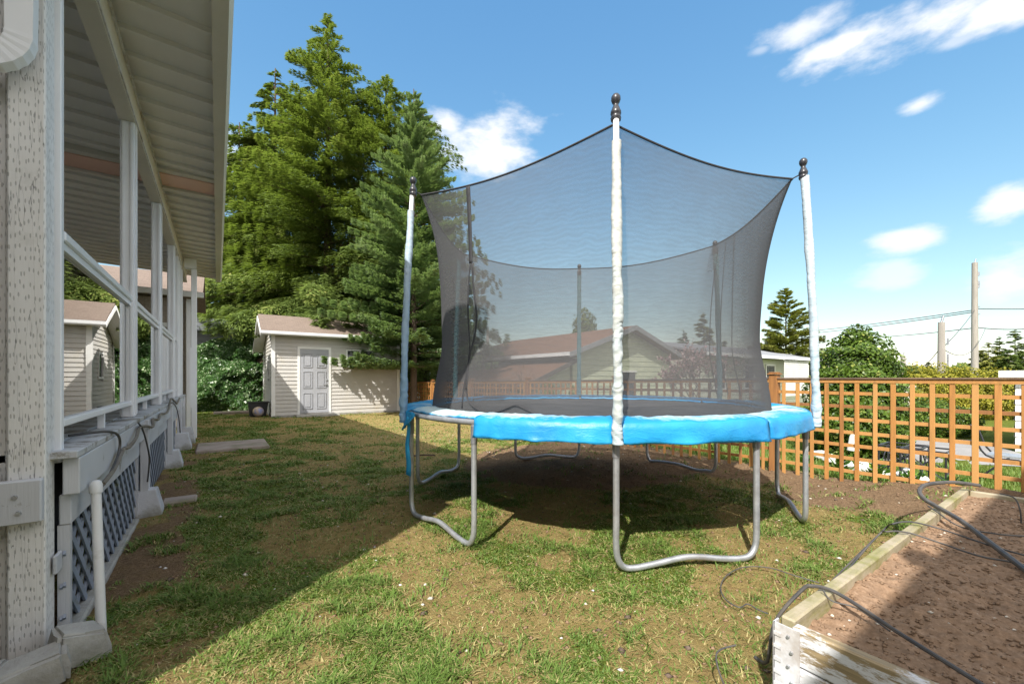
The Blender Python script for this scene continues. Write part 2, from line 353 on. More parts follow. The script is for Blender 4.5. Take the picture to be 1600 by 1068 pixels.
    def build(s,name,m,parent=None,origin=None,smooth=False,var=False,label=None):
        o=npmesh(name,np.array(s.v),s.f,m,parent,origin,smooth,{'var':s.a} if var else None)
        if smooth:
            try:
                md=o.modifiers.new('es','EDGE_SPLIT'); md.split_angle=R(38)
            except Exception: pass
        if label: o['label']=label
        return o
def spline(pts,n=8):
    P=[Vector(p) for p in pts]; out=[]
    for i in range(len(P)-1):
        a=P[max(i-1,0)];b=P[i];c=P[i+1];d=P[min(i+2,len(P)-1)]
        for k in range(n):
            t=k/n; out.append(.5*((2*b)+(c-a)*t+(2*a-5*b+4*c-d)*t*t+(3*b-a-3*c+d)*t**3))
    out.append(P[-1]); return out
# ------------------------------------------------------------------ terrain
CAM_H=1.178; YAW=R(34.9); cs,sn=math.cos(YAW),math.sin(YAW)
def sm(e0,e1,x):
    t=np.clip((np.asarray(x,float)-e0)/(e1-e0),0,1); return t*t*(3-2*t)
def gz(x,y):
    x=np.asarray(x,float); y=np.asarray(y,float)
    b=(fbm(x*1.1,y*1.1,3)-.5)*.05+(fbm(x*6,y*6,5)-.5)*.03
    near=sm(30,18,np.hypot(x,y))
    rise=.17*sm(3.6,4.9,x)*sm(2.1,.6,y)*sm(6.3,5.8,x)
    drop=-.28*sm(5.95,7.2,x)
    soft=.08*(fbm(x*9,y*9,8)-.45)*bare(x,y)
    return b*near+rise+drop+soft*near
def bare(x,y):   # bare brown soil
    a=sm(.55,.80,1-np.abs(np.hypot((x-4.3)/2.0,(y-4.4)/1.75))+.55)           # behind/under the trampoline
    b=sm(4.6,5.1,x-.25*(y-2)*(y<2))*sm(5.95,5.85,x)*sm(9.5,7,y)
    c=sm(4.0,4.7,x)*sm(2.4,1.6,y)*sm(5.95,5.85,x)
    d=sm(.1,-.2,x)*sm(12,9,y)*.62*sm(.40,.60,fbm(x*2.6,y*2.6,21))
    return np.clip(np.maximum(np.maximum(a,b),np.maximum(c,d)),0,1)
def cover(x,y):
    n=fbm(x*1.9+3,y*1.9,31,4); n2=fbm(x*5.2,y*5.2,41,3)
    g=sm(.405,.635,n*.6+n2*.4)
    g=g*(1-bare(x,y))
    # sandy sun patch near the shed
    sand=sm(2.3,3.0,x)*sm(6.6,7.6,y)*sm(14.5,13.5,y); g=g*(1-.8*sand)
    g=np.where(x>6.2,np.maximum(g,.85),g)
    return g
def axis(parts):
    out=[]
    for a,b,st in parts: out+=list(np.arange(a,b,st))
    out.append(parts[-1][1]); return np.array(out)
gx=axis([(-600,-60,60),(-60,-12,6),(-12,-1.2,.6),(-1.2,6.4,.055),(6.4,14,.3),(14,60,4),(60,600,60)])
gy=axis([(-600,-60,60),(-60,-4,6),(-4,.2,.4),(.2,8.5,.055),(8.5,16,.15),(16,30,1),(30,90,6),(90,900,60)])
GX,GY=np.meshgrid(gx,gy,indexing='ij'); GZ=gz(GX,GY)
nx,ny=len(gx),len(gy); V=np.stack([GX.ravel(),GY.ravel(),GZ.ravel()],1)
ii,jj=np.meshgrid(np.arange(nx-1),np.arange(ny-1),indexing='ij'); a0=(ii*ny+jj).ravel()
F=np.stack([a0,a0+ny,a0+ny+1,a0+1],1)
g=npmesh('ground',V,F,M['ground'],smooth=True,attrs={'var':cover(V[:,0],V[:,1]),'kind':bare(V[:,0],V[:,1])})
tag(g,kind='structure')
# ---- grass blades
TC=(3.16,3.12)
def inside_block(x,y):
    m=(x<-.50)|((x>1.3)&(x<5.2)&(y>14.25))|((x>1.55)&(y<.72))
    m|=(x>5.9)
    m|=((x>-.30)&(x<.72)&(y>8.15)&(y<9.1))
    return m
N=1900000
Zd=1.0+ (rs.rand(N)**1.5)*14; Xd=(rs.rand(N)*3.0-1.5)*(Zd+.5)
bx_=Xd*cs+Zd*sn; by_=-Xd*sn+Zd*cs
cv=cover(bx_,by_); tuft=sm(.56,.72,fbm(bx_*6.5,by_*6.5,61,2))
p=cv*.50+.10+tuft*cv*.6-.8*(bare(bx_,by_)>.6)*(tuft<.8)
keep=(rs.rand(N)<p*np.clip(1.2-Zd/22,.3,1))&(~inside_block(bx_,by_))
bx_,by_,Zk,tf=bx_[keep],by_[keep],Zd[keep],tuft[keep]
n=len(bx_); h=(.007+.012*rs.rand(n)+.031*tf*rs.rand(n))*(1+.03*Zk); w=(.0014+.0013*rs.rand(n))*(1+.24*Zk)
az=rs.rand(n)*2*PI; straw=rs.rand(n)<.34; lean=(.6+1.3*rs.rand(n))*np.where(straw,1.9,1); h=np.where(straw,h*.55+.003,h); dx=np.cos(az);dy=np.sin(az)
bz=gz(bx_,by_)-.004
b0=np.stack([bx_-dy*w,by_+dx*w,bz],1); b1=np.stack([bx_+dy*w,by_-dx*w,bz],1)
mx=bx_+dx*h*lean*.45; my=by_+dy*h*lean*.45; mz=bz+h*.75
b2=np.stack([mx+dy*w*.7,my-dx*w*.7,mz],1); b3=np.stack([mx-dy*w*.7,my+dx*w*.7,mz],1)
tp=np.stack([bx_+dx*h*lean*1.25,by_+dy*h*lean*1.25,bz+h*(1.0)],1)
V=np.stack([b0,b1,b2,b3,tp],1).reshape(-1,3); k=np.arange(n)*5
Ff=[]; var=np.repeat(np.clip(.25+.45*fbm(bx_*2.2,by_*2.2,71)+.30*rs.rand(n)-.10+straw*.5,0,1),5)
F4=np.stack([k,k+1,k+2,k+3],1); F3=np.stack([k+3,k+2,k+4,k+4],1)
F3=np.stack([k+3,k+2,k+4],1)
Vb=V
me=bpy.data.meshes.new('grass'); me.vertices.add(len(Vb)); me.vertices.foreach_set('co',Vb.astype(np.float32).ravel())
loops=np.concatenate([F4.ravel(),F3.ravel()]).astype(np.int32); me.loops.add(len(loops)); me.loops.foreach_set('vertex_index',loops)
me.polygons.add(2*n); me.polygons.foreach_set('loop_start',np.concatenate([np.arange(n)*4,4*n+np.arange(n)*3]).astype(np.int32)); me.update(calc_edges=True)
at=me.attributes.new('var','FLOAT','POINT'); at.data.foreach_set('value',var.astype(np.float32)); me.materials.append(M['grass'])
o=bpy.data.objects.new('grass',me); C.objects.link(o); tag(o,'patchy short green and straw coloured grass on the lawn','grass',kind='stuff')
# pebbles, bark bits and dead leaves on lawn
def scatter_bits(name,n,area,size,m,label,cat,zf=gz):
    x=rs.uniform(area[0],area[1],n); y=rs.uniform(area[2],area[3],n); ok=~inside_block(x,y) if zf is gz else np.ones(n,bool)
    x,y=x[ok],y[ok]; n=len(x); s=size*(.4+rs.rand(n)**2*1.6); z=zf(x,y)
    base=np.array([[1,0,0],[0,1,0],[-1,0,0],[0,-1,0],[0,0,.7],[0,0,-.5]]); an=rs.rand(n)*2*PI
    st=.8+.45*rs.rand(n)
    bxv=base[None]*s[:,None,None]; bxv=bxv*np.stack([st,1/st,.45+.4*rs.rand(n)],1)[:,None,:]
    bxv=bxv*(1+.35*(rs.rand(n,6,1)-.5))
    X=bxv[...,0]*np.cos(an)[:,None]-bxv[...,1]*np.sin(an)[:,None]; Y=bxv[...,0]*np.sin(an)[:,None]+bxv[...,1]*np.cos(an)[:,None]
    V=np.stack([X+x[:,None],Y+y[:,None],bxv[...,2]+z[:,None]+s[:,None]*.15],2).reshape(-1,3)
    f=np.array([[0,1,4],[1,2,4],[2,3,4],[3,0,4],[1,0,5],[2,1,5],[3,2,5],[0,3,5]])
    F=(np.arange(n)[:,None,None]*6+f[None]).reshape(-1,3)
    o=npmesh(name,V,F,m,smooth=False); tag(o,label,cat,kind='stuff'); return o
scatter_bits('pebbles',260,(-.4,5.6,.7,9),.007,M['white_stone'],'small pale pebbles and bits scattered over the lawn','pebbles')
scatter_bits('soil_clods',9000,(-.4,5.75,.8,9.5),.008,M['soil'],'brown crumbs of earth and bark lying on the lawn','earth')
scatter_bits('leaf_litter',420,(-.4,5.6,.7,9),.012,M['bark'],'small dark dead leaves and twigs scattered over the lawn','leaf litter')
scatter_bits('dry_leaves',260,(-.4,5.6,.7,9),.011,M['beige'],'small pale dry leaves scattered over the lawn','dry leaves')
# ------------------------------------------------------------------ house with covered deck
H=thing('house','white house with metal roofed glass railed deck along the left of the lawn','house',(-.6,2.6,0))
CX=-.60; DZ=.86
# roof
r0,r1=1.68,12.25; XE=.03
mb=MB(); 
# ribbed pans running across (along x): each pan 0.30 m with a raised seam
y=r0
edges=[(r0+.30*k,min(r0+.30*(k+1),6.10)) for k in range(15)]+[(6.62+.30*k,min(6.62+.30*(k+1),r1)) for k in range(19)]
sky_ys=[(6.15,6.55)]
def ceilz(x): return 3.52+.035*(-x)
for y,y2 in edges:
    if y2-y>.01:
        xa=-3.6
        for (ya,yb,dz) in ((y,y+.045,-.035),(y+.045,y2,0)):
            yb=min(yb,y2)
            if yb<=ya: continue
            mb.add([(xa,ya,ceilz(xa)+dz),(XE-.04,ya,ceilz(XE)+dz),(XE-.04,yb,ceilz(XE)+dz),(xa,yb,ceilz(xa)+dz),
                    (xa,ya,ceilz(xa)+.07),(XE-.04,ya,ceilz(XE)+.07),(XE-.04,yb,ceilz(XE)+.07),(xa,yb,ceilz(xa)+.07)],
                   [[3,2,1,0],[4,5,6,7],[0,1,5,4],[2,3,7,6],[1,2,6,5],[3,0,4,7]])
mb.build('roof',M['soffit'],H)
mb=MB().box(-3.6,XE-.04,6.19,6.56,3.49,3.60); mb.build('skylight_panel',M['skylight'],H)
MB().box(-3.6,XE-.05,6.561,6.625,3.46,3.62).build('skylight_frame',M['metal_cream'],H); MB().box(-3.6,XE-.05,6.09,6.189,3.50,3.62).build('skylight_frame',M['metal_cream'],H)
# gutter fascia: box gutter with lip
mb=MB().prism([(XE-.06,3.46),(XE+.03,3.46),(XE+.055,3.50),(XE+.055,3.66),(XE+.040,3.66),(XE+.040,3.52),(XE-.04,3.52),(XE-.045,3.66),(XE-.06,3.66)],'y',r0-.02,r1+.03)
mb.build('gutter',M['metal_cream'],H)
# beam over columns
mb=MB().box(CX-.05,CX+.05,r0,r1-.6,3.26,3.50); mb.build('beam',M['metal_cream'],H)
mb=MB().box(CX+.051,CX+.065,r0,r1-.6,3.47,3.485).box(CX+.051,CX+.06,r0,r1-.6,3.27,3.285); mb.build('beam_trim',M['bracket'],H)
ys=[2.74,4.65,6.60,8.55]
for i,yy in enumerate(ys):
    mb=MB()
    wv=.055
    mb.box(CX-.045,CX+.045,yy-wv,yy+wv,DZ,3.262,bev=.006)
    for q in (-.03,0,.03): mb.box(CX+.046,CX+.053,yy+q-.007,yy+q+.007,DZ+.02,3.25)
    for q in (-.025,.025): mb.box(CX+q-.006,CX+q+.006,yy-wv-.007,yy-wv-.001,DZ+.02,3.25)
    if i==0: continue
    mb.build('column',M['metal_white'],H)
# slim column beside the timber post
MB().box(CX-.01,CX+.03,2.695,2.735,.80,3.262,bev=.004).build('column',M['metal_white'],H)
# panels of closed end, corner column
mb=MB()
for k,yy in enumerate((9.25,9.6,9.95,10.35)):
    mb.box(CX-.05,CX+.05,yy-.05,yy+.05,.55,3.262,bev=.006)
mb.box(CX-.03,CX+.01,9.3,10.3,1.85,1.93); mb.build('corner_column',M['metal_white'],H)
MB().box(CX-.02,CX+.0,9.3,10.3,.5,1.9).build('end_panel',M['metal_white'],H)
mb=MB().box(-.42,-.33,10.33,10.42,0.0,3.48,bev=.005).box(-.42,-.34,9.98,10.03,.62,1.75).box(-.52,-.33,10.25,10.43,3.3,3.48)
mb.build('downspout',M['metal_white'],H)
# rails and glass
for i in range(3):
    ya,yb=ys[i]+.056,ys[i+1]-.056
    if i==0: ya=2.74
    mb=MB().box(CX-.035,CX+.035,ya,yb,1.80,1.845,bev=.006).box(CX-.015,CX+.022,ya,yb,1.765,1.799); mb.build('top_rail',M['metal_white'],H)
    mb=MB().box(CX-.02,CX+.03,ya,yb,.955,.99,bev=.005); mb.build('bottom_rail',M['metal_white'],H)
    mm=(ya+yb)/2
    MB().box(CX-.015,CX+.015,mm-.02,mm+.02,DZ+.002,.954).build('rail_foot',M['metal_white'],H)
    MB().box(CX-.003,CX+.003,ya+.002,yb-.002,.991,1.764).build('glass_pane',M['glass'],H)
ya,yb=ys[3]+.056,9.19
MB().box(CX-.035,CX+.035,ya,yb,1.80,1.845).build('top_rail',M['metal_white'],H)
MB().box(CX-.02,CX+.03,ya,yb,.955,.99).build('bottom_rail',M['metal_white'],H)
# deck boards
mb=MB(); x=-3.6
while x<CX+.08:
    mb.box(x,x+.135,2.62,10.4,DZ-.035,DZ+rnd.uniform(-.003,.003),bev=.004); x+=.141
mb.build('deck',M['deckpaint'],H)
mb=MB(); x0=CX+.085
yy=2.66
for yb in (3.55,4.70,6.6,8.4,10.3):
    mb.box(CX+.04,CX+.095,yy,yb-.006,DZ-.20,DZ-.038,bev=.004); yy=yb
mb.build('rim_board',M['paint'],H)
mb=MB().box(CX+.02,CX+.06,2.70,10.3,.52,.655,bev=.004); mb.build('skirt_board',M['paint'],H)
for yy in (4.78,7.15,8.75,9.75):
    MB().box(CX+.062,CX+.12,yy-.05,yy+.05,.18,DZ-.04,bev=.004).build('deck_post',M['paint'],H)
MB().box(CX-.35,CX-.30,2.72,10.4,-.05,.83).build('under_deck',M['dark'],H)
# lattice
def lattice(y0,y1,z0,z1):
    mb=MB(); hgt=z1-z0; st=.105; w=.036
    for sgn,xo in ((1,CX+.028),(-1,CX+.038)):
        t=y0-hgt
        while t<y1:
            a=(t,z0);b=(t+hgt,z1)
            ya,yb=max(t,y0),min(t+hgt,y1)
            if yb-ya>.03:
                za,zb=z0+(ya-t),z0+(yb-t)
                if sgn<0: ya,yb=(y0+y1)-ya,(y0+y1)-yb
                mb.bar((xo,ya,za),(xo,yb,zb),.009,w,up=(0,-1 if sgn>0 else 1,1),a=rnd.random())
            t+=st*1.35
    return mb
for a,b in ((2.705,4.72),(4.84,7.09),(7.21,8.69)):
    lattice(a,b,.03,.515).build('lattice',M['lattice'],H)
    for q in (a,b-.035): MB().box(CX+.015,CX+.055,q,q+.035,.02,.518).build('lattice_frame',M['paint'],H)
MB().box(CX-.02,CX+.075,2.8,4.6,-.05,.028,bev=.01).build('sill_plate',M['concrete'],H)
# walls of the house proper (behind the deck and beside the camera)
mb=MB().box(-3.9,-3.62,.5,12.2,0,3.45); 
mb.build('wall',M['vinyl'],H)
MB().box(-3.9,-1.2,1.48,1.68,0,3.6).build('side_wall',M['vinyl'],H)
MB().box(-3.60,-3.55,5.0,5.9,.9,3.0).build('patio_door',M['window'],H)
# timber corner post, crossing beam, second post
MB().box(-.70,-.59,2.57,2.69,-.03,3.9,bev=.006).build('timber_post',M['post'],H)
MB().box(-.585-.28,-.71,2.62,2.74,.0,3.9,bev=.006).build('timber_post',M['post'],H)
MB().box(-1.6,-.592,2.525,2.567,.588,.763,bev=.005).build('cross_brace',M['paint'],H)
mb=MB()
for bx in (): pass
for (bx,bz) in ((-.665,.70),(-.655,.635),(-.77,.68)):
    MB().tube([(bx,2.524,bz),(bx,2.517,bz)],[.009,.007],10).build('bolt',M['galv'],H)
MB().box(-.582,-.568,2.62,2.70,.33,.41,bev=.004).build('bolt_plate',M['concrete_white'],H)
# downspout elbow at top left
def rect_tube(pts,w,h,rib=0):
    mb=MB(); P=[Vector(p) for p in pts]
    vs=[];fs=[]
    for i,p in enumerate(P):
        d=(P[min(i+1,len(P)-1)]-P[max(i-1,0)]).normalized(); up=Vector((0,1,0)); sd=d.cross(up).normalized()
        k=1+(rib if i%2 and rib else 0)
        for a,b in ((-1,-1),(1,-1),(1,1),(-1,1)): vs.append(p+sd*(a*w/2*k)+up*(b*h/2*k))
    for i in range(len(P)-1):
        for k in range(4): fs.append([i*4+k,i*4+(k+1)%4,i*4+4+(k+1)%4,i*4+4+k])
    mb.add(vs,fs); return mb
el=[(-1.3,2.50,2.35),(-.86,2.50,2.40)]
arc=[]
for k in range(13):
    a=R(-82)+R(82)*k/12; arc.append((-.80+.13*math.cos(a)+.03,2.50,2.54+.13*math.sin(a)))
pts=el+arc+[(-.64,2.50,2.70),(-.64,2.50,3.5)]
rect_tube(pts,.075,.06,.05).build('downspout_elbow',M['metal_white'],H)
# overhead part of house behind camera which shades the planter
MB().box(-3.4,3.2,-5.2,-1.35,3.50,3.62).build('rear_roof',M['soffit'],H)
MB().box(-3.4,2.4,-5.2,-2.3,0,3.49).build('rear_wall',M['vinyl'],H)
MB().box(.0,.16,-1.349,-1.25,3.5,3.62).build('roof_vent',M['metal_white'],H)  # unseen vent, added for the notch in the roof's shadow
# cables along rim
def cable(pts,r,m,name,label,cat='cable',parent=None,n=8,k=7):
    mb=MB().tube(spline(pts,k),r,n); o=mb.build(name,m,parent,origin=None if parent else pts[0],smooth=True)
    if not parent: tag(o,label,cat)
    return o
fx=CX+.115
pts=[(fx,3.0,.63),(fx+.005,3.25,.66),(fx+.01,3.45,.725),(fx,3.6,.73),(fx,3.8,.715),(fx+.01,4.0,.75),(fx,4.25,.80),(fx,4.6,.78),(fx+.02,4.85,.75),(fx,5.05,.80),(fx,5.5,.76),(fx,5.7,.80),(fx,6.4,.77),(fx,6.7,.83),(fx-.02,7.2,.90),(fx,7.5,.85),(fx,7.9,.80),(fx,8.4,.86)]
cable(pts,.011,M['conduit'],'utility_cable','brown cable drooping along the painted deck rim','cable')
pts=[(CX-.05,3.2,DZ+.01),(CX+.08,3.3,DZ+.012),(fx,3.42,DZ-.03),(fx,3.44,.74),(fx,3.2,.655),(fx,2.96,.62)]
cable(pts,.007,M['cable'],'deck_cord','thin dark cord looping over the deck edge to the white pipe','cord')
pts=[(fx,4.2,DZ-.02),(fx+.01,4.32,.78),(fx+.02,4.45,.66),(fx+.02,4.62,.50),(fx,4.7,.30)]
cable(pts,.006,M['cable'],'hanging_cord','thin dark cord hanging down over the first lattice panel','cord')
pts=[(fx,6.9,.86),(fx+.02,7.3,.80),(fx+.03,7.7,.62),(fx+.02,8.2,.34)]
cable(pts,.006,M['cable'],'hanging_cord','thin dark cord hanging over the far lattice panel','cord')
# pvc pipe
t=thing('drain_pipe','white plastic pipe with rounded cap leaning at the first lattice','pipe',(-.47,2.70,0))
MB().tube([(-.435,2.66,.0),(-.475,2.79,.645)],.019,16).build('pipe',M['pvc'],t,smooth=True)
MB().tube([(-.4745,2.788,.63),(-.4765,2.794,.668),(-.477,2.797,.684),(-.4775,2.798,.69)],[.0245,.0245,.019,.008],16).build('cap',M['pvc'],t,smooth=True)
# pier blocks
def pier(x,y,w,h,label,top=.62,m='concrete_white',rot=0,name='pier_block'):
    mb=MB(); a=w/2; b=a*top; z=float(gz(x,y))-.03; vs=[]
    for r_,zz in ((a,z),(a,z+h*.28),(b,z+h),):
        for i,j in ((-1,-1),(1,-1),(1,1),(-1,1)):
            u=i*r_+rnd.uniform(-.004,.004); v=j*r_+rnd.uniform(-.004,.004)
            vs.append((x+u*math.cos(rot)-v*math.sin(rot),y+u*math.sin(rot)+v*math.cos(rot),zz+rnd.uniform(-.004,.004)))
    mb.add(vs,[[3,2,1,0],[8,9,10,11]]+[[q*4+k,q*4+(k+1)%4,q*4+4+(k+1)%4,q*4+4+k] for q in (0,1) for k in range(4)])
    o=mb.build(name,M[m],origin=(x,y,z)); tag(o,label,'concrete block','concrete pier blocks under the deck posts')
    bv=o.modifiers.new('b','BEVEL'); bv.width=.008; bv.segments=2; return o
pier(-.50,4.80,.22,.26,'pale tapered concrete pier block between the first and second lattice')
pier(-.49,7.18,.22,.26,'pale tapered concrete pier block under the second deck post')
pier(-.47,8.75,.24,.30,'tall pale pier block beside the third lattice, nearer the camera')
pier(-.45,9.6,.24,.32,'farthest pale pier block next to the stepping slab')
mb=MB().box(-.42,-.16,4.98,5.2,-.02,.035,bev=.012); o=mb.build('flat_stone',M['slab'],origin=(-.3,5.1,0)); tag(o,'flat pale stone lying beside the nearest pier block','stone')
def boulder(x,y,z,sx,sy,sz,label,m='concrete',name='concrete_chunk',seed=0,cat='rock',group=None):
    mb=MB(); r2=random.Random(seed)
    import bmesh
    bm=bmesh.new(); bmesh.ops.create_icosphere(bm,subdivisions=3,radius=1)
    planes=[(Vector((r2.uniform(-1,1),r2.uniform(-1,1),r2.uniform(-.3,1))).normalized(),r2.uniform(.55,.8)) for _ in range(9)]
    for v in bm.verts:
        for nrm,d in planes:
            q=v.co.dot(nrm)
            if q>d: v.co-=nrm*(q-d)
        v.co=Vector((v.co.x*sx,v.co.y*sy,v.co.z*sz))+Vector((x,y,z))
        v.co+=Vector((r2.uniform(-1,1),r2.uniform(-1,1),r2.uniform(-1,1)))*.006*sx/.1*.5
    vs=[tuple(v.co) for v in bm.verts]; fs=[[v.index for v in f.verts] for f in bm.faces]; bm.free()
    o=npmesh(name,np.array(vs),fs,M[m],origin=(x,y,z-sz*.7),smooth=True); md=o.modifiers.new('es','EDGE_SPLIT'); md.split_angle=R(25)
    tag(o,label,cat,group); return o
gr='broken concrete chunks at the foot of the timber post'
def chunk(x,y,w,d,h,rot,label,tilt=0.,seed=1):
    import bmesh
    r2=random.Random(seed); bm=bmesh.new(); bmesh.ops.create_cube(bm,size=1); bmesh.ops.bevel(bm,geom=bm.edges[:],offset=.09,segments=2,affect='EDGES')
    bmesh.ops.subdivide_edges(bm,edges=bm.edges[:],cuts=1,use_grid_fill=True)
    for v in bm.verts:
        q=v.co.copy(); k=1-.25*max(0,q.z+.1); q.x*=w*k; q.y*=d*k; q.z*=h; q+=Vector([r2.uniform(-.004,.004) for _ in range(3)])
        q.z+=q.x*tilt; c_,s_=math.cos(rot),math.sin(rot)
        v.co=Vector((q.x*c_-q.y*s_+x,q.x*s_+q.y*c_+y,q.z+h*.42))
    vs=[tuple(v.co) for v in bm.verts]; fs=[[v.index for v in f.verts] for f in bm.faces]; bm.free()
    o=npmesh('concrete_chunk',np.array(vs),fs,M['concrete'],origin=(x,y,0),smooth=True); md=o.modifiers.new('es','EDGE_SPLIT'); md.split_angle=R(35)
    tag(o,label,'rock',gr)
chunk(-.475,2.50,.17,.17,.14,.4,'tilted square concrete chunk in front of the white pipe',-.3,2)
chunk(-.585,2.37,.22,.16,.12,.2,'middle flat topped concrete chunk at the timber post foot',.15,3)
chunk(-.72,2.36,.14,.18,.12,-.1,'leftmost concrete chunk, cut by the picture edge',.1,4)
# stepping slab
o=MB().box(-.28,.72,8.15,9.1,-.02,.05,bev=.015).build('stepping_slab',M['slab'],origin=(.2,8.6,0)); tag(o,'large pinkish concrete slab on the lawn by the far end of the deck','paving slab')
for k,(x,y,w,d,l) in enumerate(((-.1,16.4,1.1,.5,'left flat brown slab before the ivy hedge'),(1.0,16.7,.9,.4,'right flat brown slab before the ivy hedge'))):
    o=MB().box(x,x+w,y,y+d,-.02,.08,bev=.015).build('flat_slab',M['slab'],origin=(x,y,0)); tag(o,l,'paving slab')
# small stick
cable([(2.35,6.0,.02),(2.5,5.93,.03),(2.68,5.85,.02)],.012,M['bark'],'stick','short dark stick lying in the shaded grass','stick')
# ------------------------------------------------------------------ trampoline
T=thing('trampoline','round trampoline with faded blue pad, black net and six sleeved poles','trampoline',(TC[0],TC[1],0))
A0=-130.5
def tp(deg,r,z): a=R(deg); return (TC[0]+r*math.cos(a),TC[1]+r*math.sin(a),z)
FR=1.83
# top frame tube
mb=MB(); pts=[tp(A0+360*k/96,FR,.875) for k in range(97)]; mb.tube(pts,.021,10,cap=False); mb.build('frame_ring',M['galv'],T,smooth=True)
# mat
n=96; V=[tp(0,0,.88)];f=[]
rr=[.5,1.0,1.45,1.56]
for r_ in rr:
    for k in range(n): V.append(tp(360*k/n,r_,.885-.012*(1-r_/1.56)))
for k in range(n): f.append([0,1+k,1+(k+1)%n])
for q in range(len(rr)-1):
    for k in range(n): f.append([1+q*n+k,1+(q+1)*n+k,1+(q+1)*n+(k+1)%n,1+q*n+(k+1)%n])
npmesh('jumping_mat',np.array(V),f,M['matbed'],T,smooth=True)
# springs (mostly hidden by the pad): one part
mb=MB()
for k in range(72): mb.tube([tp(k*5+2,1.56,.88),tp(k*5+2,FR-.02,.876)],.009,5)
mb.build('springs',M['steel_dark'],T)
# pad in six sections with skirt flap
def pad(a0,a1,drop,seed,gapcurl=False):
    steps=int((a1-a0)/1.0); prof=[(1.575,.895,.9),(1.62,.925,.75),(1.70,.935,.66),(1.78,.93,.60),(1.845,.918,.45),(1.868,.905,.22),(1.873,.87,0),(1.878,.83,0),(1.880,.80,0),(1.882,drop,0)]
    V=[];F=[];A=[];m=len(prof)
    for i in range(steps+1):
        a=a0+(a1-a0)*i/steps
        for j,(r_,z,wt) in enumerate(prof):
            w=(fbm(a*.22,j*.33,seed)-.5); w2=(fbm(a*.9,j*.5,seed+5)-.5)
            fl=max(0,j-5)/4
            r2=r_+w*.05*fl+w2*.022*fl; z2=z+w2*.016*(1 if j<6 else .3)+(w*.018 if j<6 else 0)
            if j==m-1: z2+= (fbm(a*.15,0,seed+9)-.5)*.02
            V.append(tp(a,r2,z2)); A.append(wt*(.75+.5*float(vnoise(a*.06,seed,4)))*(.25 if A0+75<a<A0+285 else 1))
    for i in range(steps):
        for j in range(m-1): q=i*m+j; F.append([q,q+1,q+m+1,q+m])
    o=npmesh('pad',np.array(V),F,M['pad'],T,smooth=True,attrs={'var':A}); s=o.modifiers.new('s','SOLIDIFY'); s.thickness=.012; s.offset=-1
pd=[(A0+.5,A0+31.7,.783),(A0+32.3,A0+59.7,.79),(A0+60.3,A0+119.5,.80),(A0+120.5,A0+179.5,.80),(A0+180.5,A0+239.5,.80),(A0+240.5,A0+300,.80)]
for i,(a,b,d) in enumerate(pd): pad(a,b,d,100+i*7)
# front left section: from pole at A0-60 to A0: skirt missing near left part (frame exposed)
def padtop(a0,a1,seed):
    steps=int(a1-a0); prof=[(1.575,.895,1),(1.62,.925,.9),(1.70,.93,.8),(1.78,.925,.75),(1.82,.915,.7),(1.835,.905,.5)]
    V=[];F=[];A=[];m=len(prof)
    for i in range(steps+1):
        a=a0+(a1-a0)*i/steps
        for j,(r_,z,wt) in enumerate(prof):
            w2=(fbm(a*.9,j*.5,seed+5)-.5); V.append(tp(a,r_+w2*.012,z+w2*.02)); A.append(wt)
    for i in range(steps):
        for j in range(m-1): q=i*m+j; F.append([q,q+1,q+m+1,q+m])
    o=npmesh('pad',np.array(V),F,M['pad'],T,smooth=True,attrs={'var':A}); s=o.modifiers.new('s','SOLIDIFY'); s.thickness=.012; s.offset=-1
padtop(A0-59,A0-29,311); pad(A0-29,A0-.6,.785,330)
# hanging folded flap and strap by the left pole
V=[];F=[]; 
for i in range(9):
    for j in range(7):
        a=A0-60+i*1.0; zz=.90-j*.028*(1-i/14); V.append(tp(a,1.872+.012*math.sin(i*1.9+j)+.006*j,zz))
for i in range(8):
    for j in range(6): q=i*7+j; F.append([q,q+1,q+8,q+7])
o=npmesh('torn_flap',np.array(V),F,M['pad'],T,smooth=True,attrs={'var':[0]*len(V)}); o.modifiers.new('s','SOLIDIFY').thickness=.003
V=[];F=[]
for j in range(14):
    zz=.86-j*.0365; w=.35+.55*sm(0,13,j); w=float(w)
    b_=Vector(tp(A0-56.2,1.885,zz)); 
    for s_ in (-1,1):
        q=b_+Vector((cs,-sn,0))*(s_*(.009+.012*w)+.006*math.sin(j*.7))+Vector((0,0,-.02 if (j==13 and s_>0) else 0)); V.append(tuple(q))
for j in range(13): F.append([2*j,2*j+1,2*j+3,2*j+2])
o=npmesh('hanging_strap',np.array(V),F,M['pad'],T,smooth=True,attrs={'var':[0]*len(V)}); o.modifiers.new('s','SOLIDIFY').thickness=.003
# legs
for k in range(6):
    a=A0+60*k; b=a+30
    pa=Vector(tp(a,FR,0)); pb=Vector(tp(b,FR,0)); d=(pb-pa).normalized(); ln=(pb-pa).length
    cen=Vector((TC[0],TC[1],0)); outw=((pa+pb)/2-cen).normalized()
    def P(u,z,o=0): q=pa+d*u+outw*o; g_=float(gz(q.x,q.y)); return (q.x,q.y,g_*(1-z/.9)+z)
    pts=[P(0,.86),P(0,.6),P(0,.35),P(0,.17),P(.012,.09),P(.05,.04),P(.12,.028),P(.25,.036,.0),P(ln*.5,.062,-.0),P(ln-.25,.040,.0),P(ln-.12,.03),P(ln-.05,.04),P(ln-.012,.09),P(ln,.17),P(ln,.35),P(ln,.6),P(ln,.86)]
    leg=MB().tube(spline(pts,5),.0195,12).build('leg',M['galv'],T,smooth=True)
    for q in ((P(0,.84),P(0,.70)),(P(ln,.85),P(ln,.73))): MB().tube(list(q),.0235,12).build('leg_socket',M['steel_dark'],leg,smooth=True)
